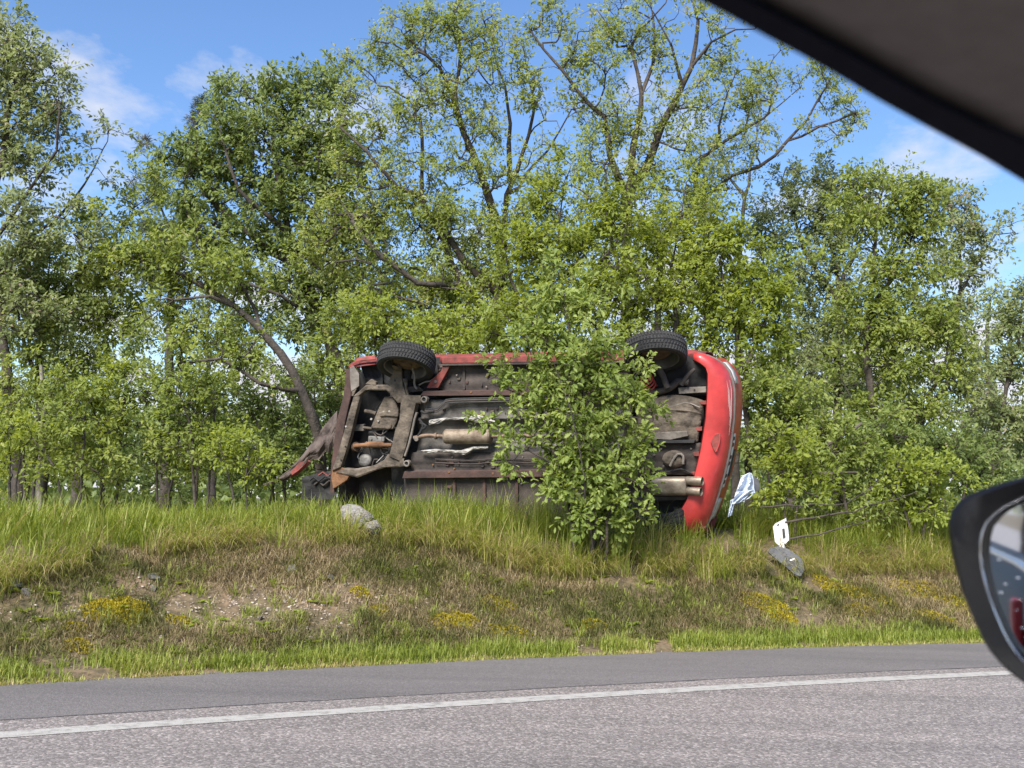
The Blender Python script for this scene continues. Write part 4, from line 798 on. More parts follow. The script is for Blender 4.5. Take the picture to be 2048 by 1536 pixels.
# rusty lower corner and torn front panel
MB().prism(KK([(664, 938), (682, 934), (702, 944), (694, 960), (676, 972), (666, 978), (662, 956)], 0.045), Z * -0.06).build('rusty_corner', M_RUST, car, bevel=0.006)
fr = MB()
for k in range(7):
    t = k / 6
    a = [(694 + 8 * t, 738), (689 + 12 * t, 790), (676 + 14 * t, 840), (668 + 12 * t, 900), (663 + 7 * t, 945), (662 + 5 * t, 985)]
    fr.tube([K(x, y, 0.02 - 0.05 * (1 - t)) for x, y in a], 0.010, 6)
fr.build('radiator_support', M_UNDR, car, smooth=True)
panel(MB(), KK([(692, 738), (706, 738), (668, 985), (660, 985)]), -0.05, 0, seed=8, warp=0.012, nu=6, nv=24).build('radiator', M_UND, car, solid=0.02)
MB().prism(KK([(699, 735), (707, 732), (718, 749), (718, 772), (702, 784), (700, 760)], 0.05), Z * -0.02).build('bent_bracket', M_STEEL, car, bevel=0.004)
MB().prism(KK([(704, 778), (713, 777), (706, 792), (703, 792)], 0.045), Z * -0.02).build('bracket_tab', M_DIRT, car)
# red wing edge above the front wheel arch
MB().grid([KK([(706, 727), (714, 716), (730, 713), (751, 711)], -0.02), KK([(705, 728), (714, 722), (730, 720), (751, 718)], 0.0), KK([(706, 731), (728, 722), (742, 724), (751, 721)], -0.005)]).build('front_wing', M_REDD, car, solid=0.006)
panel(MB(), KK([(708, 731), (752, 722), (752, 770), (722, 770)]), -0.16, 0, seed=12, nu=8, nv=8, warp=0.02).build('wheel_arch_liner', M_BLK, car, solid=0.004)
panel(MB(), KK([(752, 714), (878, 714), (878, 772), (752, 772)]), -0.20, 0, seed=13, nu=8, nv=8, warp=0.02).build('wheel_arch_liner', M_BLK, car, solid=0.004)

# engine, gearbox
gb = MB()
gb.prism(KK([(769, 793), (788, 795), (797, 821), (794, 842), (786, 858), (741, 856), (755, 821)], -0.02), Z * -0.25)
gb.prism(KK([(757, 826), (772, 822), (796, 826), (796, 834), (772, 832), (760, 833)], 0.0), Z * -0.05)
gb.tube(KK([(730, 822), (742, 824), (752, 827)], -0.03), 0.022, 8)
gb.lathe(K(776, 850, -0.018), Z, [(0.045, -0.02), (0.045, 0.012), (0.03, 0.016), (0.001, 0.016)], 16)
gbo = gb.build('gearbox', M_DIRT, car, bevel=0.008)
for (x, y) in ((761, 827), (768, 824), (743, 838), (757, 842), (779, 823)): MB().lathe(K(x, y, -0.015), Z, [(0.001, 0.012), (0.011, 0.012), (0.012, 0)], 6).build('gearbox_bolt', M_ALU, gbo)
MB().prism(KK([(705, 850), (727, 848), (727, 862), (705, 862)], -0.06), Z * -0.05).build('engine_mount', M_STEEL, car, bevel=0.006)
MB().tube(KK([(727, 855), (745, 857), (786, 856)], -0.05), 0.014, 8).build('mount_arm', M_DIRT, car)
MB().prism(KK([(736, 872), (769, 873), (768, 884), (735, 884)], -0.06), Z * -0.15).build('sump_plate', M_ENG, car, bevel=0.01)
sump = MB(); R_ = []
for t in np.linspace(0, 1, 7):
    s = math.cos(t * 1.45) ** 0.5; R_.append([K(731 + 15 * s * math.cos(q) * 0.95, 921 + 15 * s * math.sin(q), -0.10 + 0.07 * math.sin(t * 1.45)) for q in np.linspace(0, 2 * math.pi, 16, endpoint=False)])
sump.grid(R_, close_v=True).poly(R_[-1]); sump.build('engine_sump', M_ENG, car, smooth=True)
MB().prism(KK([(700, 886), (790, 886), (790, 935), (700, 935)], -0.15), Z * -0.2).build('engine_block', M_BLK, car, bevel=0.02)
MB().prism(KK([(735, 862), (790, 862), (790, 888), (735, 888)], -0.12), Z * -0.2).build('engine_front', M_BLK, car, bevel=0.02)
MB().tube(crom([K(708, 893, 0.0), K(718, 891, 0.0), K(730, 890, 0.0), K(737, 888, 0.0), K(765, 888, 0.0), K(772, 889, 0.0), K(786, 889, 0.01)], 0.03), [0.026, 0.026, 0.026] + [0.03] * 40, 12) if False else None
MB().tube(KK([(708, 892), (716, 891), (732, 890), (738, 889), (762, 889), (768, 890), (784, 890)], 0.0), [0.024, 0.022, 0.022, 0.034, 0.034, 0.022, 0.020], 14).build('catalyst_pipe', M_RUST, car, smooth=True)
MB().lathe(K(712, 893, -0.03), (0.85, 0.2, 0.5), [(0.02, -0.03), (0.048, -0.025), (0.048, 0.005), (0.025, 0.01)], 14).build('exhaust_flange', M_PIPE, car, smooth=True, angle=30)
MB().tube(crom(KK([(834, 825), (829, 840), (826, 855), (818, 888), (810, 912)], 0.05), 0.03), 0.014, 9).build('anti_roll_bar', M_STEEL, car, smooth=True)
MB().tube(KK([(688, 946), (700, 941), (735, 935), (745, 934)], 0.03), 0.010, 7).build('cooling_pipe', M_STEEL, car, smooth=True)
MB().tube(crom(KK([(753, 925), (760, 918), (767, 911)], 0.02), 0.02), 0.005, 6).build('wire_end', M_ALU, car)
for k, pts in enumerate(([(842, 822), (850, 826), (858, 823), (868, 822)], [(838, 838), (846, 850), (842, 862), (836, 872)], [(840, 845), (852, 852), (846, 858)])):
    MB().tube(crom(KK(pts, 0.04), 0.02), 0.013, 8).build('hose', M_BLK, car, smooth=True)
MB().lathe(K(833, 878, 0.045), (0.3, 0, 1), [(0.001, 0.03), (0.02, 0.03), (0.024, 0), (0.024, -0.05)], 12).build('gear_linkage', M_STEEL, car)

# wheels
def wheel(c0, axis, R_=0.295, Wd=0.185, dirty=M_RUB):
    """axis points to the car's outside; the inner side (brake, dish) faces the car's middle"""
    root = None; k = np.array(axis, float); k /= np.linalg.norm(k); ref = np.array([1., 0, 0])
    a = ref - k * (ref @ k); a /= np.linalg.norm(a); b = np.cross(k, a)
    prof = [(0.215, -Wd * 0.42), (0.235, -Wd * 0.50), (0.262, -Wd * 0.52), (0.283, -Wd * 0.47), (0.292, -Wd * 0.42)]
    tr = np.linspace(-0.42, 0.42, 19)
    nseg = 288; rows = []
    for q in range(nseg):
        th = 2 * math.pi * q / nseg; row = []
        for r, h in prof[:-1]: row.append((r, h))
        for s in tr:
            r = R_ - 0.010 * (abs(s) / 0.42) ** 3
            ph = (th * 56 / (2 * math.pi) + 2.2 * abs(s)) % 1.0
            groove = ph < 0.30 and abs(s) > 0.05
            if abs(s) < 0.03 or abs(abs(s) - 0.24) < 0.02: groove = True
            row.append((r - (0.008 if groove else 0), s * Wd))
        for r, h in prof[-2::-1]: row.append((r, -h))
        cc, ss = math.cos(th), math.sin(th)
        rows.append([c0 + k * h + r * (cc * a + ss * b) for r, h in row])
    ty = MB().grid(rows, close_u=True).build('tyre', dirty, None, smooth=True, angle=28)
    return ty, k, a, b
def full_wheel(c0, axis, label=None):
    ty, k, a, b = wheel(np.array(c0), axis)
    w = MB().lathe(c0, k, [(0.216, -0.08), (0.205, -0.075), (0.195, -0.02), (0.19, 0.03), (0.17, 0.035), (0.10, 0.045), (0.05, 0.055), (0.001, 0.055)], 40, ref=(1, 0, 0)).lathe(c0, k, [(0.216, 0.08), (0.205, 0.075), (0.195, 0.03)], 40, ref=(1, 0, 0))
    wo = w.build('wheel', M_RIM, car, smooth=True, angle=35)
    ty.parent = wo
    MB().lathe(c0, k, [(0.001, -0.035), (0.055, -0.035), (0.06, -0.02), (0.13, -0.018), (0.13, 0.002), (0.04, 0.004)], 32, ref=(1, 0, 0)).build('brake_disc', M_PIPE, wo, smooth=True, angle=30)
    cal = MB()
    for q in np.linspace(0.2, 1.1, 6): pass
    cal.grid([[c0 + k * h + r * (math.cos(q) * a + math.sin(q) * b) for q in np.linspace(2.4, 3.3, 7)] for r, h in ((0.085, -0.03), (0.09, -0.055), (0.14, -0.055), (0.148, -0.03), (0.148, 0.01))])
    cal.build('brake_caliper', M_DIRT, wo, solid=0.006)
    for q in np.linspace(0, 2 * math.pi, 5, endpoint=False):
        MB().lathe(c0 + k * 0.05 + 0.1 * (math.cos(q) * a + math.sin(q) * b), k, [(0.03, -0.02), (0.03, 0.0), (0.001, 0.0)], 12).build('rim_hole', M_BLK, wo)
    return wo
CF, CR = K(813, 724, 0.13), K(1311, 705, 0.15)
gf, gr = math.radians(28), math.radians(24)
full_wheel(CF, (0.02, math.cos(gf), -math.sin(gf)))
full_wheel(CR, (-0.12, math.cos(gr), -math.sin(gr)))
full_wheel(loc(CF[0] - 0.03, 0.16, 0.02), (0.0, -1, -0.15))
full_wheel(loc(K(1311, 1040)[0], 0.155, 0.0), (0.05, -1, -0.12))
# front suspension: control arm, strut, drive shaft
arm = MB()
arm.prism([K(x, y, 0.06) for x, y in ((790, 720), (800, 720), (803, 745), (805, 770), (812, 790), (806, 792), (780, 772), (776, 764), (785, 745))], Z * -0.035)
arm.build('control_arm', M_DIRT, car, bevel=0.008)
MB().lathe(K(790, 761, 0.062), Z, [(0.012, 0.0), (0.001, 0.001)], 10).build('arm_hole', M_BLK, car)
MB().tube(KK([(816, 708), (815, 735), (814, 760)], -0.02), [0.052, 0.05, 0.045], 14).build('strut', M_BLK, car, smooth=True)
MB().tube(crom(KK([(824, 722), (825, 738), (829, 752), (829, 770), (834, 778)], 0.05), 0.02), 0.011, 8).build('steering_rod', M_STEEL, car, smooth=True)
MB().tube(KK([(812, 762), (812, 776), (816, 790)], 0.05), [0.02, 0.012, 0.014], 10).build('drive_shaft', M_DIRT, car, smooth=True)
MB().lathe(K(811, 760, 0.05), (0, 1, 0.2), [(0.001, 0.02), (0.03, 0.018), (0.026, -0.02), (0.012, -0.03)], 12).build('shaft_boot', M_PLAS, car, smooth=True)
MB().prism(KK([(812, 774), (838, 772), (846, 782), (812, 786)], 0.0), Z * -0.06).build('strut_mount', M_UND, car, bevel=0.006)
MB().tube(crom(KK([(838, 770), (850, 764), (862, 762), (866, 758)], 0.02), 0.02), 0.008, 6).build('brake_hose', M_STEEL, car, smooth=True)
# rear suspension: red coil, trailing arm, stub axle, damper
sp = MB(); c0 = K(1302, 776, -0.06); ax_ = K(1290, 752, 0.06) - c0; L = np.linalg.norm(ax_); kx = ax_ / L; pa = np.cross(kx, Z); pa /= np.linalg.norm(pa); pb = np.cross(kx, pa)
sp.tube([c0 + kx * L * t + 0.058 * (math.cos(t * 26) * pa + math.sin(t * 26) * pb) for t in np.linspace(0, 1, 90)], 0.009, 7)
sp.build('coil_spring', M_SPRING, car, smooth=True)
MB().tube([c0, c0 + kx * L * 0.95], [0.036, 0.036], 12).build('bump_stop', M_BLK, car)
ta = MB(); ta.tube(crom(KK([(1240, 800), (1290, 790), (1330, 780), (1345, 772), (1355, 763), (1378, 765)], 0.0), 0.04), 0.034, 10); ta.build('trailing_arm', M_UND, car, smooth=True)
MB().tube(KK([(1335, 776), (1326, 752), (1316, 735)], 0.07), [0.03, 0.028, 0.034], 10).build('stub_axle', M_UND, car, smooth=True)
MB().tube(KK([(1362, 770), (1376, 750), (1390, 738)], 0.02), [0.024, 0.022, 0.016], 10).build('damper', M_UND, car, smooth=True)
MB().prism(KK([(1262, 738), (1300, 726), (1330, 735), (1300, 746)], 0.10), Z * -0.03).build('brake_backplate', M_DIRT, car, bevel=0.006)
bar('rear_rail', [(1356, 775), (1412, 773), (1412, 785), (1358, 788)], -0.02, 0.06, M_STEEL)
MB().lathe(K(1389, 780, -0.017), Z, [(0.010, 0.002), (0.001, 0.002)], 8).build('rail_hole', M_BLK, car)
panel(MB(), KK([(1270, 715), (1412, 715), (1412, 792), (1270, 792)]), -0.12, 0, seed=21, nu=10, nv=8, warp=0.02).build('wheel_arch_liner', M_BLK, car, solid=0.004)
# spare wheel well / tank with pressed ribs
tk = []
for b in np.linspace(0, 1, 26):
    row = []
    for a in np.linspace(0, 1, 26):
        x = 1275 + 133 * a - 12 * a * b; top = 790 + 14 * (2 * a - 1.1) ** 2; y = top + (884 - top) * b
        z = 0.045 * min(1, 5 * min(a, 1 - a, b + 0.02, 1 - b)) + 0.010 * (1 if 0.30 < b < 0.36 or 0.50 < b < 0.62 else 0) + 0.008 * (1 if (a - 0.55) ** 2 / 0.09 + (b - 0.22) ** 2 / 0.02 < 1 else 0)
        row.append(K(x, y, -0.02 + z))
    tk.append(row)
MB().grid(tk).build('spare_wheel_well', M_DIRT, car, smooth=True, solid=0.005)
MB().prism(KK([(1308, 866), (1330, 864), (1374, 862), (1376, 872), (1340, 880), (1308, 878)], 0.055), Z * -0.03).build('tank_bracket', M_STEEL, car, bevel=0.005)
bar('rear_crossmember', [(1275, 881), (1390, 880), (1388, 886), (1275, 887)], 0.05, 0.06, M_BLK, 0.003)
panel(MB(), KK([(1275, 888), (1402, 886), (1390, 950), (1275, 950)]), -0.03, 1, 0.01, seed=31, nu=16, nv=12).build('boot_floor', M_UND, car, smooth=True, solid=0.004)
rl = []
for t in np.linspace(0, 1, 9):
    s = math.cos(t * 1.5) ** 0.6; rl.append([K(1348 + 24 * s * math.cos(q), 918 + 18 * s * math.sin(q), -0.02 + 0.07 * math.sin(t * 1.5)) for q in np.linspace(0, 2 * math.pi, 18, endpoint=False)])
MB().grid(rl, close_v=True).build('axle_casting', M_DIRT, car, smooth=True)
MB().tube(crom(KK([(1340, 932), (1346, 920), (1356, 908), (1366, 912), (1366, 928)], 0.06), 0.02), 0.012, 8).build('tow_hook', M_STEEL, car, smooth=True)
bar('lower_boot_floor', [(1275, 994), (1380, 992), (1370, 1000), (1275, 1002)], 0.04, 0.05, M_UND, 0.003)
panel(MB(), KK([(1275, 1000), (1375, 1000), (1345, 1034), (1275, 1040)]), -0.12, 0, seed=33, nu=8, nv=8, warp=0.02).build('wheel_arch_liner', M_BLK, car, solid=0.004)
for (x, y, h) in ((1408, 803, 20), (1400, 855, 22), (1394, 905, 24), (1387, 945, 16)):
    MB().prism(KK([(x - 9, y), (x + 4, y - 2), (x + 4, y + h * 0.3), (x - 6, y + h * 0.3)], 0.0), Z * -0.03).build('bumper_clip', M_REDD, car, bevel=0.003)

# rear bumper: lofted from its underside lip over the crease to the rubbing strip
def rs(pts, n=26): 
    q = np.array(pts, float); d = np.r_[0, np.cumsum(np.linalg.norm(np.diff(q, axis=0), axis=1))]; t = np.linspace(0, d[-1], n)
    return list(zip(np.interp(t, d, q[:, 0]), np.interp(t, d, q[:, 1])))
c_lip = rs([(1388, 719), (1398, 724), (1409, 731), (1416, 741), (1416, 776), (1413, 832), (1403, 897), (1393, 941), (1383, 975), (1372, 1004), (1360, 1026), (1346, 1034), (1331, 1035)])
c_low = rs([(1387, 712), (1400, 714), (1413, 722), (1424, 735), (1427, 776), (1425, 832), (1415, 897), (1405, 941), (1396, 975), (1387, 1008), (1378, 1032), (1358, 1046), (1332, 1046)])
c_cre = rs([(1388, 707), (1405, 708), (1425, 720), (1440, 738), (1446, 776), (1447, 832), (1440, 880), (1430, 925), (1416, 970), (1404, 1012), (1392, 1042), (1368, 1058), (1334, 1060)])
c_st0 = rs([(1392, 705), (1420, 712), (1446, 729), (1459, 748), (1466, 782), (1465, 832), (1458, 892), (1448, 940), (1434, 990), (1421, 1030), (1406, 1060), (1380, 1072), (1340, 1074)])
def sh(c, dx, dy=0): return [(x + dx, y + dy) for x, y in c]
R1 = [K(*p, 0.02) + np.array([-0.02, 0, -0.05]) for p in c_lip]
R2 = [K(*p, 0.055) for p in c_lip]; R3 = [K(*p, 0.06) for p in c_low]; R4 = [K(*p, 0.03) for p in c_cre]; R5 = [K(*p, -0.12) for p in c_st0]
R6 = [p + np.array([0.004, 0, -0.02]) for p in R5]
MB().grid([R1, R2, R3, R4, [a * 0.5 + b * 0.5 + np.array([0.012, 0, 0.02]) for a, b in zip(R4, R5)], R5, R6]).build('rear_bumper', M_RED, car, smooth=True, angle=60, solid=0.006)
S0 = [p + np.array([0.0, 0, -0.012]) for p in R5]; S1 = [p + np.array([0.022, 0, -0.018]) for p in R5]; S2 = [p + np.array([0.022, 0, -0.058]) for p in R5]; S3 = [p + np.array([-0.01, 0, -0.064]) for p in R5]
MB().grid([S0, S1, S2, S3]).build('bumper_strip', M_STRIP, car, smooth=True, angle=60, solid=0.004)
tag(car.children[-1], 'dark grey rubbing strip')
T0 = [p + np.array([-0.02, 0, -0.05]) for p in R5]; T1 = [p + np.array([0.012, 0, -0.10]) for p in R5]; T2 = [p + np.array([0.010, 0, -0.20]) for p in R5]
MB().grid([T0, T1, T2, [p + np.array([-0.03, 0, -0.24]) for p in R5]]).build('bumper_top', M_RED, car, smooth=True, solid=0.006)
# tailgate above the bumper, with recess, plate, lamps
def tg(y, dz, dx=0.0):                                     # point on the tailgate skin: y across, dz metres above the bumper strip
    o5 = sorted(R5, key=lambda p: p[1]); x5 = np.interp(y, [p[1] for p in o5], [p[0] for p in o5]); z5 = np.interp(y, [p[1] for p in o5], [p[2] for p in o5]); return np.array([x5 - 0.03 + 0.055 * math.sin(min(dz, 0.5) * 3.14 / 0.9) - max(0, dz - 0.45) * 0.42 + dx, y, z5 - 0.20 - dz])
ys = np.linspace(YB + 0.10, YT - 0.06, 22)
MB().grid([[tg(y, d) for y in ys] for d in np.linspace(0, 1.0, 12)]).build('tailgate', M_RED, car, smooth=True, solid=0.01)
MB().grid([[tg(y, d, 0.012) for y in np.linspace(YB + 0.28, YT - 0.22, 10)] for d in np.linspace(0.5, 0.88, 5)]).build('rear_window', M_GLASS, car, smooth=True, solid=0.004)
ym = K(1455, 928)[1]
pl = MB(); pl.grid([[tg(y, d, 0.022) for y in np.linspace(ym - 0.26, ym + 0.26, 12)] for d in (0.02, 0.075, 0.13)])
plo = pl.build('number_plate', M_PLATE, car, solid=0.004)
for k, y in enumerate(np.linspace(ym - 0.21, ym + 0.21, 8)):
    if k in (2, 5): continue
    MB().prism([tg(y - 0.022, 0.045, 0.0262), tg(y + 0.022, 0.045, 0.0262), tg(y + 0.018, 0.108, 0.0262), tg(y - 0.012, 0.108, 0.0262)], (0.001, 0, 0)).build('plate_character', M_INK, plo)
MB().grid([[tg(y, d, 0.018) for y in np.linspace(ym - 0.16, ym + 0.10, 6)] for d in (0.16, 0.21)]).build('tailgate_handle', M_PLAS, car, solid=0.02)
for y0, y1 in ((YT - 0.30, YT - 0.10), (YB + 0.10, YB + 0.30)):
    MB().grid([[tg(y, d, 0.016) for y in np.linspace(y0, y1, 6)] for d in (0.0, 0.09, 0.18)]).build('tail_lamp', M_LENS, car, smooth=True, solid=0.02)
# fog lamp recess in the bumper underside
MB().prism([K(1421, 885, 0.064), K(1428, 872, 0.062), K(1436, 866, 0.055), K(1441, 868, 0.05), K(1434, 904, 0.052), K(1428, 902, 0.058)], (0.004, 0, 0.006)).build('bumper_recess', M_REDD, car, bevel=0.003)
MB().tube(crom([K(1430, 869, 0.066), K(1439, 868, 0.055), K(1440, 876, 0.053), K(1437, 892, 0.054), K(1431, 904, 0.06)], 0.02), 0.005, 6).build('recess_rim', M_RED, car, smooth=True)
# bonnet torn open, sticking out to the left: a ragged sheet
top = [(674, 822), (662, 836), (648, 852), (628, 880), (604, 912), (578, 940), (552, 958), (526, 969)]; botm = [(674, 880), (660, 905), (652, 897), (640, 918), (622, 914), (606, 938), (590, 950), (566, 962), (528, 974)]
rgb_ = np.random.default_rng(14); nb1 = 34; tt, bb = rs(top, nb1), rs(botm, nb1); bt = []
jag = np.interp(np.arange(nb1), np.arange(0, nb1, 2), rgb_.uniform(-5, 5, len(range(0, nb1, 2))))
for i, (p_, q) in enumerate(zip(tt, bb)):
    s = i / (nb1 - 1); row = []
    for k in range(12):
        t = k / 11; yy = p_[1] + (q[1] + jag[i] - p_[1]) * t
        row.append(K(p_[0] + (q[0] - p_[0]) * t + (jag[(i * 5) % nb1] * 0.3 if k == 11 else 0), yy, -0.22 - 0.28 * s + 0.045 * math.sin(t * 3.1) + 0.030 * abs(math.sin(7 * s + 5 * t)) + 0.04 * (float(fbm(s * 9, t * 6, 3)) - 0.5)))
    bt.append(row)
M_BON = mat('bonnet_underside', (0.040, 0.027, 0.023), 0.85, col2=(0.15, 0.115, 0.10), nscale=7, bump=0.008, bscale=25)
bo = MB().grid(bt).build('bonnet', M_BON, car, solid=0.006)
tag(bo, 'torn bonnet bent out to the left, bare dirty underside showing')
MB().grid([[K(x, y, -0.33) for x, y in ((582, 944), (594, 930), (604, 918), (613, 912), (619, 917))], [K(x, y, -0.31) for x, y in ((584, 950), (598, 940), (608, 930), (615, 922), (622, 924))], [K(x, y, -0.34) for x, y in ((580, 955), (596, 949), (606, 940), (612, 934), (618, 930))]]).build('bonnet_red_edge', M_REDD, bo, solid=0.006)
MB().tube(crom([K(x, y, -0.30) for x, y in ((640, 905), (652, 896), (663, 886), (668, 878))], 0.03), 0.007, 6).build('bonnet_hinge', M_BLK, bo, smooth=True)
for k in range(5):
    x0, y0 = 620 + 9 * k, 950 + rgb_.uniform(-8, 20); MB().tube(crom([K(x0 + dx, y0 + dy, -0.2 - 0.02 * k) for dx, dy in ((0, 0), (8, -6), (18, 2), (30, -8), (42, -4))], 0.04), 0.012, 6).build('torn_strip', (M_BLK, M_UND, M_REDD)[k % 3], car, smooth=True)
panel(MB(), KK([(600, 955), (668, 940), (668, 1000), (600, 1000)], -0.2), -0.25, 0, seed=40, nu=8, nv=8, warp=0.03).build('torn_bumper_liner', M_BLK, car, solid=0.01)

# small plumbing, cables, brackets and bolts that clutter the underside
rgc = np.random.default_rng(9)
for k in range(16):                                        # wiring and hoses across the engine bay
    x0, y0 = rgc.uniform(705, 790), rgc.uniform(800, 930); pts = [(x0, y0)]
    for q in range(4): x0 += rgc.uniform(-22, 26); y0 += rgc.uniform(-22, 22); pts.append((np.clip(x0, 700, 800), np.clip(y0, 792, 936)))
    MB().tube(crom([K(*q, -0.06 + rgc.normal(0, 0.02)) for q in pts], 0.03), rgc.uniform(0.004, 0.010), 6).build('cable', (M_BLK, M_PLAS, M_STEEL, M_UND)[k % 4], car, smooth=True)
for k in range(22):
    x0, y0 = rgc.uniform(880, 1060), rgc.choice([745, 760, 768, 815, 825, 922, 930, 965, 975]) + rgc.uniform(-4, 4); w = rgc.uniform(3, 9)
    MB().prism(KK([(x0, y0), (x0 + w, y0 - 1), (x0 + w, y0 + 3), (x0 + w * 0.6, y0 + 5), (x0, y0 + 3.5)], -0.012), Z * -0.03).build('floor_bracket', (M_UND, M_DIRT, M_UNDR)[k % 3], car, bevel=0.002)
for k in range(26):
    x0, y0 = rgc.uniform(850, 1080), rgc.choice([735, 752, 772, 808, 832, 912, 926, 938, 972]) + rgc.uniform(-5, 5)
    MB().lathe(K(x0, y0, -0.018), Z, [(0.001, 0.010), (0.008, 0.010), (0.010, 0)], 6).build('floor_bolt', M_RUST if k % 3 else M_STEEL, car)
for dy in (0, 7): MB().tube(crom(KK([(870, 918 + dy), (940, 921 + dy), (1000, 917 + dy), (1100, 920 + dy)], 0.0), 0.06), 0.006, 6).build('fuel_line', M_UND, car, smooth=True)
for x in (925, 1010, 1075): MB().prism(KK([(x, 731), (x + 5, 731), (x + 5, 780), (x, 780)], -0.018), Z * -0.02).build('floor_rib', M_UND, car, bevel=0.003)
for x in (905, 965, 1030): MB().prism(KK([(x, 958), (x + 6, 958), (x + 6, 1040), (x, 1040)], -0.012), Z * -0.03).build('floor_rib', M_UNDR, car, bevel=0.003)
for k in range(10):
    x0, y0 = rgc.uniform(1300, 1395), rgc.uniform(895, 945); MB().lathe(K(x0, y0, -0.015), Z, [(0.001, 0.012), (0.009, 0.012), (0.012, 0)], 6).build('floor_bolt', M_STEEL, car)
MB().tube(crom(KK([(1290, 812), (1330, 815), (1372, 806), (1400, 815)], 0.03), 0.03), 0.007, 6).build('brake_line', M_STEEL, car, smooth=True)
MB().tube(crom(KK([(1295, 935), (1330, 944), (1362, 938), (1385, 948)], 0.0), 0.03), 0.009, 6).build('cable', M_BLK, car, smooth=True)

# scuffs along the bumper's upper corner
for k in range(4):
    i0, i1 = 5 + k % 3, 9 + k; f_ = 0.38 + 0.11 * k
    MB().tube([R4[i] * (1 - f_) + R5[i] * f_ + np.array([0.012 * math.sin(math.pi * f_) + 0.0055, 0, 0.02 * math.sin(math.pi * f_) + 0.001]) for i in range(i0, min(i1, 25))], [0.0004] + [0.0013] * (min(i1, 25) - i0 - 2) + [0.0004], 5).build('paint_scratch', M_PLATE, car)
# ------------------------------------------------------------------ the car the photograph is taken from: roof edge, door, mirror
PSI = math.atan(0.49); FV = np.array([math.cos(PSI), math.sin(PSI), 0]); NV = np.array([-math.sin(PSI), math.cos(PSI), 0])
def CC(f, p, z): return np.array([0, 0, 0]) + FV * f + NV * p + np.array([0, 0, z])
def on_p(px, py, p):
    d = ray(px, py); return CAM + d * (p / (d @ NV))
M_TRIM = mat('window_seal', (0.005, 0.006, 0.012), 0.8, spec=0.15, col2=(0.008, 0.009, 0.016), nscale=40)
M_LIN = mat('roof_lining', (0.115, 0.100, 0.096), 0.95, col2=(0.14, 0.122, 0.117), nscale=60, bump=0.0006, bscale=900)
M_MIRH = mat('mirror_plastic', (0.004, 0.004, 0.005), 0.42, spec=0.22, col2=(0.007, 0.007, 0.008), nscale=60, bump=0.0004, bscale=700)
M_MIRG = mat('mirror_glass', (0.72, 0.75, 0.78), 0.03, metal=1.0)
M_DOOR = mat('dark_paint', (0.010, 0.011, 0.015), 0.45, coat=0.0, spec=0.2)
M_DGLS = mat('tinted_glass', (0.012, 0.013, 0.016), 0.4, spec=0.12)
M_CHR = mat('bright_trim', (0.55, 0.56, 0.58), 0.25, metal=1.0)
M_REDSPOT = mat('mirror_red_spot', (0.45, 0.015, 0.02), 0.35)
M_DROP = bpy.data.materials.new('water_drop'); M_DROP.use_nodes = True
_p = M_DROP.node_tree.nodes['Principled BSDF']; _p.inputs['Base Color'].default_value = (0.6, 0.62, 0.66, 1); _p.inputs['Roughness'].default_value = 0.25; _p.inputs['Transmission Weight'].default_value = 0.7
BASE = CC(0.2, -0.3, 0.0)
own = empty('passenger_car', tuple(BASE)); tag(own, 'dark car the photograph is taken from, its roof edge and door mirror in view', 'car')
def rel(rows): return [[np.array(q) - BASE for q in r] for r in rows]
PX = np.array([-600, 200, 800, 1150, 1300, 1392, 1444, 1506, 1534, 1599, 1651, 1700, 1755, 1800, 1858, 1910, 1962, 2005, 2048, 2120, 2300, 2600])
EY = np.interp(PX, [-600, 200, 800, 1250, 1392, 1444, 1534, 1599, 1672, 1755, 1858, 1962, 2048, 2300, 2600], [-1100, -665, -330, -80, -2, 24, 74, 108, 149, 199, 256, 312, 364, 515, 690])
BXs = [-600, 200, 800, 1250, 1400, 1506, 1582, 1651, 1720, 1789, 1858, 1928, 1979, 2014, 2048, 2300, 2600]; BYs = [-1170, -735, -400, -145, -58, 0, 38, 77, 114, 155, 193, 228, 252, 263, 277, 400, 560]
BY = np.interp(PX, BXs, BYs)
E0 = [on_p(x, y, 0.400) for x, y in zip(PX, EY)]; E1 = [on_p(x, y - 4, 0.386) for x, y in zip(PX, EY)]
B0 = [on_p(x, y + 8, 0.378) for x, y in zip(PX, BY)]; B1 = [on_p(x, y, 0.392) for x, y in zip(PX, BY)]
EO = [CAM + (p - CAM) * 1.10 + np.array([0, 0, 0.010]) for p in E0]; EOU = [CAM + (p - CAM) * 1.10 + np.array([0, 0, 0.02]) for p in B1]
MB().grid(rel([E0, E1, B0, B1, EOU, EO]), close_u=True).build('window_frame', M_TRIM, own, smooth=True, angle=50)
L0 = [on_p(x, y - 1, 0.388) for x, y in zip(PX, BY)]; L1 = [on_p(x + 50, y - 40, 0.362) for x, y in zip(PX, BY)]; L2 = [on_p(x + 160, y - 140, 0.325) for x, y in zip(PX, BY)]; L3 = [on_p(x + 420, y - 400, 0.24) for x, y in zip(PX, BY)]
L4 = [p - NV * 0.3 + np.array([0, 0, 0.05]) for p in L3]; L5 = [p - NV * 1.1 + np.array([0, 0, 0.03]) for p in L3]
U5 = [p + np.array([0, 0, 0.05]) for p in L5]; U3 = [p + np.array([0, 0, 0.07]) for p in L3]; U0 = [p + np.array([0, 0, 0.045]) + NV * 0.02 for p in L0]
MB().grid(rel([L0, L1, L2, L3, L4, L5, U5, U3, U0]), close_u=True).build('roof_lining', M_LIN, own, smooth=True, angle=60)
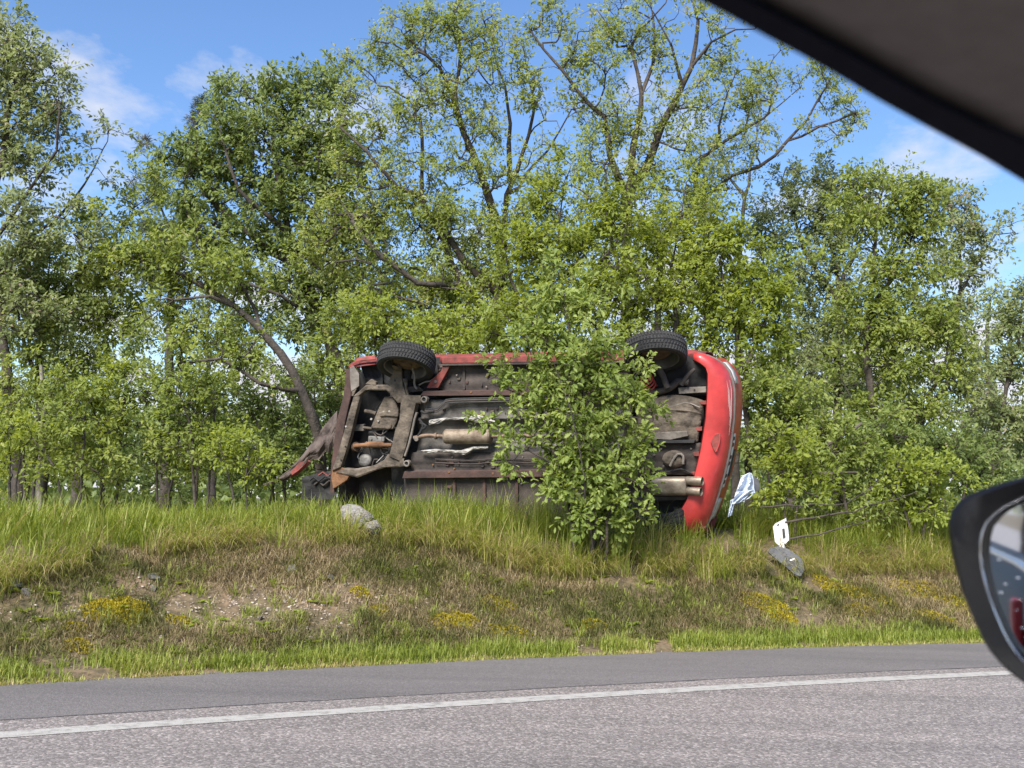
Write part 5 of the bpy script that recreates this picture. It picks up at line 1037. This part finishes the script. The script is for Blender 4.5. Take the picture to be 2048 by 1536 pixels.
# outer door skin below the window (seen only in the mirror)
fs = np.linspace(-2.2, 0.8, 24); belt = np.interp(fs, [-2.2, -0.8, 0.0, 0.3, 0.8], [0.98, 0.95, 0.86, 0.78, 0.74])
MB().grid(rel([[CC(f, 0.36, b - 0.03) for f, b in zip(fs, belt)], [CC(f, 0.40, b) for f, b in zip(fs, belt)], [CC(f, 0.44, b - 0.03) for f, b in zip(fs, belt)], [CC(f, 0.485, b - 0.2) for f, b in zip(fs, belt)],
               [CC(f, 0.49, 0.5) for f in fs], [CC(f, 0.45, 0.3) for f in fs], [CC(f, 0.36, 0.25) for f in fs]]), close_u=True).build('door', M_DOOR, own, smooth=True, angle=50)
MB().tube([CC(f, 0.435, b - 0.012) - BASE for f, b in zip(fs, belt)], 0.009, 8).build('belt_trim', M_CHR, own, smooth=True)
MB().box(CC(-0.62, 0.475, 0.80) - BASE, (0.05, 0.02, 0.16), np.array([FV, NV, [0, 0, 1]])).build('added_red_block', M_REDSPOT, own, bevel=0.006)  # no known car part: red block added to make the red reflection in the mirror
# mirror
nm = -0.918 * FV - 0.396 * NV; d_ = ray(1900, 1060); Q0 = CAM + d_ * (0.70 / (d_ @ NV))
def on_m(px, py, off=0.0):
    d = ray(px, py); return CAM + d * (((Q0 + nm * off - CAM) @ nm) / (d @ nm))
def loop(pts, n=64):
    q = np.array(pts + pts[:1], float); q = np.array([q[i] for i in range(len(q))]); d = np.r_[0, np.cumsum(np.linalg.norm(np.diff(q, axis=0), axis=1))]; t = np.linspace(0, d[-1], n, endpoint=False)
    return list(zip(np.interp(t, d, q[:, 0]), np.interp(t, d, q[:, 1])))
rim = loop([(2048, 953), (1990, 970), (1945, 986), (1916, 1003), (1903, 1020), (1897, 1045), (1898, 1070), (1901, 1095), (1911, 1140), (1923, 1179), (1937, 1215), (1953, 1251), (1966, 1280), (1981, 1304), (2010, 1338), (2048, 1367), (2120, 1405), (2250, 1430), (2400, 1420), (2450, 1300), (2450, 1100), (2400, 980), (2250, 935), (2130, 937)])
gls = loop([(2048, 1001), (2010, 1020), (1988, 1040), (1975, 1057), (1970, 1085), (1970, 1114), (1972, 1135), (1977, 1158), (1984, 1185), (1990, 1204), (1997, 1222), (2012, 1257), (2020, 1274), (2028, 1288), (2048, 1317), (2062, 1328), (2110, 1360), (2240, 1385), (2370, 1375), (2410, 1280), (2410, 1110), (2370, 1010), (2240, 970), (2120, 972)])
cen = on_m(2180, 1180)
r0 = [on_m(x, y) for x, y in rim]; g0 = [on_m(x, y, -0.004) for x, y in gls]
rin = [a * 0.80 + b * 0.20 + nm * 0.006 for a, b in zip(r0, g0)]; rin2 = [a * 0.30 + b * 0.70 + nm * 0.002 for a, b in zip(r0, g0)]
g1 = [p - nm * 0.006 for p in g0]
bk = [[cen + (p - cen) * s - nm * d for p in r0] for s, d in ((1.01, 0.012), (0.99, 0.035), (0.90, 0.07), (0.70, 0.10), (0.35, 0.12))]
hm = MB().grid(rel([bk[4][:]] + bk[3::-1] + [r0, rin, rin2, g0, g1]), close_v=True); hm.poly([np.array(p) - BASE for p in bk[4]])
ho = hm.build('door_mirror', M_MIRH, own, smooth=True, angle=60)
gm = MB().poly([p - BASE for p in [cen + (q - cen) * 0.995 + nm * -0.001 for q in g1]]); gm.build('mirror_glass', M_MIRG, ho)
lip = [a * 0.12 + b * 0.88 + nm * 0.0012 for a, b in zip(r0, g0)]
MB().tube([p - BASE for p in lip] + [lip[0] - BASE], 0.0011, 6, cap=False).build('mirror_bezel', M_CHR, ho, smooth=True)
rg = np.random.default_rng(5); dm = None
ax1 = np.cross(nm, [0, 0, 1]); ax1 /= np.linalg.norm(ax1); ax2 = np.cross(ax1, nm)
for k in range(20):
    x = rg.uniform(1978, 2060) if k < 14 else rg.uniform(2060, 2300); y = rg.uniform(1030, 1310)
    lim = np.interp(y, [1030, 1060, 1114, 1185, 1257, 1317], [1998, 1979, 1974, 1988, 2017, 2055])
    if x < lim + 4: x = lim + 4 + rg.random() * 30
    s = 0.0005 + 0.0010 * rg.random() ** 2
    if dm is None:
        m0 = MB(); m0.grid([[ax1 * r * math.cos(q) * 1.5 + ax2 * r * math.sin(q) * 0.75 + nm * h for q in np.linspace(0, 2 * math.pi, 10, endpoint=False)] for r, h in ((1, 0), (0.8, 0.35), (0.4, 0.55), (0.01, 0.6))], close_v=True)
        o = m0.build('raindrop', M_DROP, ho, smooth=True); dm = o.data
    else: o = link(bpy.data.objects.new('raindrop', dm), ho)
    o.location = on_m(x, y, -0.0098) - BASE; o.scale = (s, s, s)

# near-side verge trees behind the viewer, met only as reflections in the mirror
def copy_tree(src, loc_, rz, label, sc=1.0):
    c = src.copy(); COL.objects.link(c); c.location = loc_; c.rotation_euler = (0, 0, rz); c.scale = (sc, sc, sc); c['label'] = label
    for ch in src.children:
        k = ch.copy(); COL.objects.link(k); k.parent = c
    return c
_src = bpy.data.objects['right_forked_tree']
for k, (x, y, a) in enumerate(((-10.5, -10.5, 0.6), (-14.5, -9.0, 2.2), (-13.0, -13.5, 3.9), (-19, -9.5, 5.0))):
    copy_tree(_src, (x, y, -0.05), a, ('nearest', 'second', 'third', 'farthest')[k] + ' tree of the row reflected in the door mirror', 1.1)['group'] = 'trees reflected in the door mirror'
# ------------------------------------------------------------------ grass, thatch, moss, stones
rg = np.random.default_rng(21)
def scatter(n, x0, x1, s0, s1):
    x = rg.uniform(x0, x1, n); s = rg.uniform(s0, s1, n); y = y_of(x, s); return x, y, s
def hit(px, py):
    d = ray(px, py); tt_ = np.linspace(4, 18, 1600); P = CAM + d * tt_[:, None]; j = int(np.argmax(P[:, 2] < ground_z(P[:, 0], P[:, 1]))); return P[j]
SHX, SHY = hit(1580, 1135)[:2]; POX, POY = hit(1562, 1108)[:2]
car_c = np.array([PC[0], PC[1]])
def foot(x): return np.interp(x, [-5, -3.3, -2.6, -1.6, -0.6, 0.4, 1.8, 3.0, 4.2, 6], [1.35, 1.25, 1.85, 1.95, 1.80, 1.38, 1.32, 1.42, 1.45, 1.5])    # where the tall grass starts up the bank
parts = []
# tall tufts along the crest
nt_ = 1500; x, y, s = scatter(nt_, -5.2, 8.0, 0.9, 3.4)
f = foot(x) + 0.10 * rg.normal(size=nt_); keep = (s > f) & (rg.random(nt_) < np.where(s > 2.6, 0.5, 1.0)); x, y, s = x[keep], y[keep], s[keep]
# nothing inside the car body
rel_u = (x - ORG[0]) * u_[0] + (y - ORG[1]) * u_[1]; rel_w = (x - ORG[0]) * w0[0] + (y - ORG[1]) * w0[1]
incar = (rel_u > XF - 0.05) & (rel_u < XR + 0.25) & (rel_w < 0.10) & (rel_w > -1.5)
ROCK = [gpt(714, 9.35), gpt(748, 9.15)]
clear = np.zeros(len(x), bool)                         # the broken post and the shard have flattened the grass in front of them
for cx, cy, cr in ((SHX, SHY, 0.30), (POX, POY, 0.16)):
    for q in (0.0, 0.25, 0.5): clear |= (x - cx * (1 - q * 0.1)) ** 2 + (y - cy + q) ** 2 < cr ** 2
for R_ in ROCK:
    for q in np.linspace(-0.02, 0.75, 8): clear |= (x - R_[0] * (1 - q / 9.2)) ** 2 + (y - R_[1] + q) ** 2 < (0.12 - 0.07 * (q > 0.15)) ** 2
x, y, s = x[~incar & ~clear], y[~incar & ~clear], s[~incar & ~clear]
nb_ = rg.integers(26, 60, len(x)); idx = np.repeat(np.arange(len(x)), nb_); n = len(idx)
hmax = np.interp(x, [-5, -3, -1.5, 0, 2, 4, 7], [0.36, 0.31, 0.32, 0.40, 0.33, 0.34, 0.42]) * (0.75 + 0.5 * rg.random(len(x)))
straw = np.clip(rg.normal(0.22, 0.15, len(x)) + 0.28 * (s < foot(x) + 0.22), 0, 1)
rad_ = rg.random(n) ** 0.6 * 0.10; th = rg.random(n) * 6.283
bx = x[idx] + rad_ * np.cos(th); by = y[idx] + rad_ * np.sin(th)
bz = ground_z(bx, by) - 0.01
az = th + rg.normal(0, 0.5, n); down = math.atan2(-COSP, 0.4); mixd = rg.random(n) < 0.35
az = np.where(mixd, down + rg.normal(0, 0.6, n), az)
h = hmax[idx] * (0.55 + 0.6 * rg.random(n)); tint = np.clip(straw[idx] + rg.normal(0, 0.17, n) + 0.45 * (rg.random(n) < 0.07), 0, 1)
parts.append(blades(np.stack([bx, by, bz], -1), az, h, np.clip(rg.normal(0.62, 0.25, n), 0.1, 1.25), rg.uniform(0.0045, 0.009, n), tint, K=5))
# drooping straw fringe along the lower edge of the tall grass
n = 11000; x = rg.uniform(-4.6, 6.5, n); s = foot(x) + np.abs(rg.normal(0.02, 0.16, n)) - 0.06; y = y_of(x, s)
clump = fbm(x * 5, x * 0 + 3); k = clump > 0.40; x, y, s = x[k], y[k], s[k]; n = len(x)
parts.append(blades(np.stack([x, y, ground_z(x, y)], -1), down + rg.normal(0, 0.7, n), rg.uniform(0.12, 0.34, n), rg.uniform(0.7, 1.35, n), rg.uniform(0.004, 0.008, n), np.clip(rg.normal(0.62, 0.22, n), 0.1, 1), K=4))
n = 42000; x = rg.uniform(-11, 12, n); s = rg.uniform(2.8, 7.5, n); y = y_of(x, s)
rel_u = (x - ORG[0]) * u_[0] + (y - ORG[1]) * u_[1]; rel_w = (x - ORG[0]) * w0[0] + (y - ORG[1]) * w0[1]
k = ~((rel_u > XF - 0.05) & (rel_u < XR + 0.25) & (rel_w < 0.10) & (rel_w > -1.5)) & (fbm(x * 1.5, y * 1.5) > 0.36); x, y = x[k], y[k]; n = len(x)
parts.append(blades(np.stack([x, y, ground_z(x, y, False) - 0.02], -1), rg.random(n) * 6.28, rg.uniform(0.18, 0.42, n), rg.uniform(0.2, 1.1, n), rg.uniform(0.007, 0.014, n), np.clip(rg.normal(0.30, 0.16, n), 0, 1), K=3))
v, t_, c_ = join(parts)
tag(arr_mesh('tall_grass', v, t_, M_GRASS, tint=c_), 'long green grass with straw-coloured blades along the bank crest', 'grass', kind='stuff')
# verge grass by the asphalt
parts = []
n = 52000; x = rg.uniform(-4.2, 6.6, n); w = fbm(x * 1.6 + 3, x * 0); s = rg.random(n) ** 1.4 * (0.12 + 0.62 * w) - 0.035; y = y_of(x, s)
dns = fbm(x * 3.5, y * 3.5 + 8) + 0.12 * (s < 0.2) + rg.normal(0, 0.05, n); k = dns > 0.46; x, y, s = x[k], y[k], s[k]; n = len(x)
parts.append(blades(np.stack([x, y, np.maximum(ground_z(x, y), -0.005)], -1), rg.random(n) * 6.28, rg.uniform(0.035, 0.11, n) * (0.6 + 0.7 * fbm(x * 2, y * 2)) * np.clip(0.45 + s / 0.1, 0.4, 1.15), rg.uniform(0.2, 1.0, n), rg.uniform(0.004, 0.0075, n), np.clip(rg.normal(0.32, 0.14, n) + 0.3 * (s < 0.03) + 0.5 * (fbm(x * 2 + 60, y * 2) - 0.5), 0, 1), K=2))
v, t_, c_ = join(parts)
tag(arr_mesh('verge_grass', v, t_, M_GRASS, tint=c_), 'short bright green grass strip along the asphalt edge', 'grass', kind='stuff')
# low growth over the bank face: dry thatch and small green tufts
parts = []
n = 170000; x = rg.uniform(-4.8, 6.8, n); s = rg.uniform(0.26, 2.1, n); y = y_of(x, s)
d = fbm(x * 1.7 + 5, y * 1.7); bare_ = np.exp(-(((x + 1.9) / 1.0) ** 2 + ((s - 1.05) / 0.26) ** 2)); k = (d - 0.30 * bare_ + 0.10 * rg.normal(size=n) > 0.40) & (s < foot(x) + 0.3) & ((x - SHX) ** 2 + (y - SHY + 0.1) ** 2 > 0.30 ** 2); x, y, s = x[k], y[k], s[k]; n = len(x)
green = fbm(x * 1.1 + 40, y * 1.1 + 7)
parts.append(blades(np.stack([x, y, ground_z(x, y) - 0.004], -1), rg.random(n) * 6.28, rg.uniform(0.04, 0.16, n) * (0.5 + fbm(x * 4, y * 4 + 3)), rg.uniform(0.8, 1.6, n), rg.uniform(0.003, 0.007, n), np.clip(rg.normal(0.40, 0.20, n) + 0.25 * (s > foot(x) - 0.25) - 1.5 * (green - 0.5) + 0.9 * (fbm(x * 5 + 2, y * 5) - 0.5), 0, 1), K=2))
v, t_, c_ = join(parts)
tag(arr_mesh('dry_ground_cover', v, t_, M_THATCH, tint=c_), 'tangled dry and olive low growth covering the bank face', 'ground cover', kind='stuff')
parts = []
nt_ = 760; x, y, s = scatter(nt_, -4.6, 6.6, 0.25, 1.9); k = s < foot(x); x, y, s = x[k], y[k], s[k]
nb_ = rg.integers(10, 34, len(x)); idx = np.repeat(np.arange(len(x)), nb_); n = len(idx); r_ = rg.random(n) * 0.06; th = rg.random(n) * 6.28
bx = x[idx] + r_ * np.cos(th); by = y[idx] + r_ * np.sin(th)
parts.append(blades(np.stack([bx, by, ground_z(bx, by) - 0.004], -1), th + rg.normal(0, 0.5, n), rg.uniform(0.04, 0.13, n), rg.uniform(0.4, 1.2, n), rg.uniform(0.004, 0.007, n), np.clip(rg.normal(0.36, 0.14, n), 0, 1), K=3))
v, t_, c_ = join(parts)
tag(arr_mesh('bank_grass_tufts', v, t_, M_GRASS, tint=c_), 'small green tufts scattered over the bank face', 'grass', kind='stuff')
nw = 150; x, y, s = scatter(nw, -4.4, 6.4, 0.12, 1.6); idx = np.repeat(np.arange(nw), 9); n = len(idx); th = rg.random(n) * 6.28
P = np.stack([x[idx], y[idx], ground_z(x[idx], y[idx]) + 0.006], -1); ax = np.stack([np.cos(th), np.sin(th), rg.uniform(0.1, 0.7, n)], -1); ln = rg.uniform(0.03, 0.075, n)
lv = leaves(P, ax, np.tile([0, -0.3, 1.0], (n, 1)) + rg.normal(0, 0.2, (n, 3)), ln, ln * 0.42, np.clip(rg.normal(0.45, 0.2, n), 0, 1), LEAF_S)
tag(arr_mesh('broadleaf_weeds', lv[0], lv[1], M_LEAFB, tint=lv[2]), 'small broad-leaved weeds dotted over the bank and verge', 'weeds', kind='stuff')
# yellow moss cushions
parts = []
for (px, py, rr, nn) in ((225, 1230, 0.13, 900), (262, 1222, 0.10, 600), (200, 1240, 0.07, 300), (160, 1300, 0.06, 200), (360, 1250, 0.06, 200), (760, 1226, 0.06, 260), (905, 1250, 0.10, 600), (930, 1240, 0.08, 400), (1020, 1270, 0.11, 450), (1000, 1215, 0.09, 300), (1180, 1250, 0.08, 260),
                         (1530, 1215, 0.15, 800), (1560, 1240, 0.10, 450), (1700, 1190, 0.16, 700), (1760, 1210, 0.14, 600), (1840, 1190, 0.18, 900), (1880, 1240, 0.14, 700), (1720, 1222, 0.10, 400), (1920, 1215, 0.16, 700), (1650, 1170, 0.08, 250), (720, 1190, 0.05, 150), (150, 1262, 0.05, 160)):
    lo, hi = 0.05, 1.5
    d = ray(px, py); tt_ = np.linspace(4, 16, 900); P = CAM + d * tt_[:, None]; below = P[:, 2] < ground_z(P[:, 0], P[:, 1]); j = int(np.argmax(below)); c0 = P[j]
    nn = int(nn * 3.6); a = rg.random(nn) * 6.28; r = rr * 1.25 * np.sqrt(rg.random(nn)) * (0.7 + 0.6 * fbm(np.cos(a) * 2 + px, np.sin(a) * 2 + py)); x = c0[0] + r * np.cos(a) * 1.3; y = c0[1] + r * np.sin(a)
    dome = 0.012 + 0.035 * np.clip(1 - (r / (rr * 1.3)) ** 2, 0, 1) * (0.4 + fbm(x * 30, y * 30))
    parts.append(blades(np.stack([x, y, ground_z(x, y) + dome - 0.006], -1), rg.random(nn) * 6.28, rg.uniform(0.006, 0.014, nn), rg.uniform(0.3, 1.2, nn), rg.uniform(0.005, 0.009, nn), np.clip(rg.normal(0.5, 0.22, nn), 0, 1), K=2))
v, t_, c_ = join(parts)
tag(arr_mesh('moss', v, t_, M_MOSS, tint=c_), 'yellow moss cushions on the bank face', 'moss', kind='stuff')

# stones
M_STONE = mat('limestone', (0.15, 0.135, 0.115), 0.95, col2=(0.33, 0.31, 0.28), nscale=9, bump=0.02, bscale=14)
M_PEB = mat('pebble', (0.24, 0.18, 0.14), 0.9, col2=(0.50, 0.43, 0.37), nscale=9)
PLN = [(lambda a: a / np.linalg.norm(a, axis=1, keepdims=True))(np.random.default_rng(k + 50).normal(size=(14, 3))) for k in range(7)]
def stone_mesh(seed, nlat=12, nlon=18):
    r = np.random.default_rng(seed); off = r.random(3) * 20; rows = []
    for i in range(nlat + 1):
        a = math.pi * i / nlat; row = []
        for j in range(nlon):
            b = 2 * math.pi * j / nlon; p = np.array([math.sin(a) * math.cos(b), math.sin(a) * math.sin(b), math.cos(a)])
            pl_ = PLN[seed % 7]; m_ = min(0.95, *[0.50 / max(1e-3, float(p @ q_)) for q_ in pl_]) * 1.0 + 0.18 * float(fbm(p[0] * 1.7 + off[0] + p[2], p[1] * 1.7 + off[1] - p[2] * 0.7, 3))
            row.append(p * m_)
        rows.append(row)
    return MB().grid(rows, close_v=True)
for k, (px, py, w, h, lab) in enumerate(((712, 1034, 46, 34, 'larger grey boulder in the crest grass below the car front'), (744, 1048, 42, 26, 'flat pale boulder lying right of the larger grey one'), (20, 1160, 38, 20, 'pale stone at the left edge of the bank'),
        (28, 1172, 26, 16, 'small stone below the pale stone at left edge'), (583, 1137, 24, 16, 'grey stone on the bare gravel patch'), (305, 1153, 22, 12, 'white stone above the yellow moss'), (282, 1116, 15, 10, 'small white stone under the left grass edge'),
        (660, 1157, 16, 12, 'pale pebble right of the gravel patch'), (520, 1237, 14, 9, 'white pebble low on the bank'), (306, 1178, 16, 9, 'whitish pebble below the white stone'), (55, 1185, 18, 14, 'dark stone at the foot of the left tuft'), (915, 1265, 10, 8, 'tiny white pebble beside the dark hole'))):
    P = hit(px, py + h * 0.35) if k > 1 else ROCK[k] + np.array([0, 0, (0.10, 0.055)[k]]); Yd = P[1]; sc = Yd / FPX
    o = stone_mesh(k + 3).build('stone', M_STONE, None, smooth=True, angle=14); o.location = (P[0], P[1], float(ground_z(P[0], P[1])) + h * sc * 0.25) if k > 1 else (P[0], P[1], P[2])
    o.scale = (w * sc * (0.95 if k < 2 else 0.72), w * sc * 0.7, h * sc * (0.95 if k < 2 else 0.55)); o.rotation_euler = (0.1 * k, 0.07 * k, k * 1.3); tag(o, lab, 'stone', 'stones on the bank')
# loose gravel
base_m = [stone_mesh(90 + k, 4, 6) for k in range(5)]
Vs, Ts, off = [], [], 0
n = 2400; xg = rg.normal(-1.55, 0.95, n); sg = rg.normal(1.08, 0.24, n); m2 = 700; xg = np.r_[xg, rg.uniform(-4.5, 6.5, m2)]; sg = np.r_[sg, rg.uniform(0.2, 1.5, m2)]
k = (sg > 0.1) & (sg < foot(xg) + 0.05); xg, sg = xg[k], sg[k]; yg = y_of(xg, sg); zg = ground_z(xg, yg)
sz = 0.004 + 0.011 * rg.random(len(xg)) ** 4 + 0.002 * rg.random(len(xg)); rot = rg.random(len(xg)) * 6.28; kind_ = rg.integers(0, 5, len(xg))
for q in range(5):
    m_ = base_m[q]; bv = np.array(m_.v); bf = []
    for f_ in m_.f: bf += [(f_[0], f_[1], f_[2]), (f_[0], f_[2], f_[3])]
    sel = np.where(kind_ == q)[0]; c, s_ = np.cos(rot[sel]), np.sin(rot[sel])
    X = bv[None, :, 0] * c[:, None] - bv[None, :, 1] * s_[:, None]; Yv = bv[None, :, 0] * s_[:, None] + bv[None, :, 1] * c[:, None]
    P = np.stack([xg[sel][:, None] + X * sz[sel][:, None] * 1.2, yg[sel][:, None] + Yv * sz[sel][:, None], zg[sel][:, None] + (bv[None, :, 2] * 0.7 + 0.25) * sz[sel][:, None]], -1).reshape(-1, 3)
    T_ = (np.array(bf)[None] + (np.arange(len(sel)) * len(bv))[:, None, None]).reshape(-1, 3) + off
    Vs.append(P); Ts.append(T_); off += len(P)
tag(arr_mesh('gravel', np.concatenate(Vs), np.concatenate(Ts), M_PEB), 'loose pale gravel spilled over the bare bank', 'gravel', kind='stuff')

# broken marker post, dark plastic shard, crumpled pale blue plastic
M_WHT = mat('white_plastic', (0.66, 0.65, 0.63), 0.45, col2=(0.78, 0.77, 0.75), nscale=12, bump=0.001)
M_BLU = mat('pale_blue_plastic', (0.42, 0.49, 0.60), 0.4, col2=(0.58, 0.64, 0.72), nscale=6, bump=0.004, bscale=20)
M_SHARD = mat('dark_grey_plastic', (0.050, 0.052, 0.056), 0.6, col2=(0.085, 0.086, 0.09), nscale=14, bump=0.002)
_h = hit(1566, 1108); Yp = float(_h[1]) + 0.05
pb = gpt(1566, Yp)
post = empty('marker_post', tuple(pb)); tag(post, 'broken white roadside marker post with black reflector panel', 'marker post')
fr_ = [at(x, y, Yp) - pb for x, y in ((1546, 1054), (1550, 1049), (1572, 1038), (1577, 1062), (1578, 1080), (1570, 1088), (1566, 1083), (1558, 1091), (1550, 1084))]
MB().prism(fr_, (0.02, 0.07, 0.01)).build('post_head', M_WHT, post)
MB().prism([at(x, y, Yp - 0.012) - pb for x, y in ((1564.5, 1057.5), (1569, 1056.5), (1571, 1074), (1566, 1076))], (0, 0.008, 0)).build('reflector', M_PLAS, post)
MB().prism([at(x, y, Yp - 0.01) - pb for x, y in ((1554, 1050), (1559, 1046), (1556, 1052))], (0, 0.006, 0)).build('post_hole', M_PLAS, post)
MB().tube([at(1562, 1086, Yp + 0.03) - pb, at(1566, 1110, Yp + 0.02) - pb, np.array([0.0, 0.03, -0.05])], [0.03, 0.03, 0.03], 8).build('post_stub', M_WHT, post)
# shard
Ys = float(hit(1600, 1156)[1]) - 0.10; sb = gpt(1580, Ys)
sp_ = [(1540, 1096), (1556, 1092), (1575, 1097), (1597, 1111), (1607, 1122), (1609, 1140), (1602, 1152), (1592, 1150), (1572, 1133), (1550, 1116), (1536, 1103)]
def shz(px, py): return Ys + (1150 - py) * 0.0032 - 0.03 * math.sin((px - 1536) / 40)
so_ = MB().prism([at(x, y, shz(x, y)) - sb for x, y in sp_], (0.0, 0.012, -0.012)).build('plastic_shard', M_SHARD, None, bevel=0.003); so_.location = sb
tag(so_, 'dark grey broken plastic panel lying below the white post', 'plastic panel')
MB().prism([at(x, y, shz(x, y) - 0.004) - sb for x, y in ((1579, 1120), (1589, 1116), (1590, 1119), (1581, 1122))], (0, 0.003, 0)).build('white_sticker', M_WHT, so_)
# pale blue crumple
Yb = 10.15; bb_ = gpt(1480, Yb)
blu = empty('crumpled_plastic', tuple(bb_)); tag(blu, 'crumpled pale blue plastic sheet behind the rear bumper', 'plastic sheet')
rgb = np.random.default_rng(4)
def crumple(name, quad, Yq, amp, seed, n=14):
    rr_ = np.random.default_rng(seed); R_ = []
    for i in range(n):
        row = []
        for j in range(n):
            a, b = j / (n - 1), i / (n - 1); q = [(quad[0][k] * (1 - a) + quad[1][k] * a) * (1 - b) + (quad[3][k] * (1 - a) + quad[2][k] * a) * b for k in (0, 1)]
            row.append(at(q[0], q[1], Yq + amp * (abs(math.sin(a * 5 + b * 3 + seed)) + 0.6 * float(fbm(a * 4 + seed, b * 4)) - 0.8) + 0.25 * b * 0) - bb_)
        R_.append(row)
    return MB().grid(R_).build(name, M_BLU, blu, solid=0.004)
crumple('sheet', [(1482, 955), (1503, 946), (1510, 986), (1470, 992)], Yb, 0.07, 1)
crumple('sheet', [(1472, 984), (1508, 980), (1484, 1002), (1464, 1010)], Yb - 0.05, 0.06, 2)
crumple('sheet', [(1462, 1000), (1470, 996), (1464, 1030), (1456, 1034)], Yb - 0.02, 0.04, 3)
MB().tube(crom([at(x, y, Yb - 0.04) - bb_ for x, y in ((1462, 1016), (1463, 1008), (1484, 1003), (1506, 986), (1503, 948), (1486, 952))], 0.02), 0.004, 7).build('folded_hem', M_BLU, blu, smooth=True)
MB().prism([at(x, y, Yb + 0.10) - bb_ for x, y in ((1505, 950), (1518, 960), (1521, 980), (1508, 984))], (0, 0.02, 0)).build('dark_lining', M_SHARD, blu, bevel=0.003)
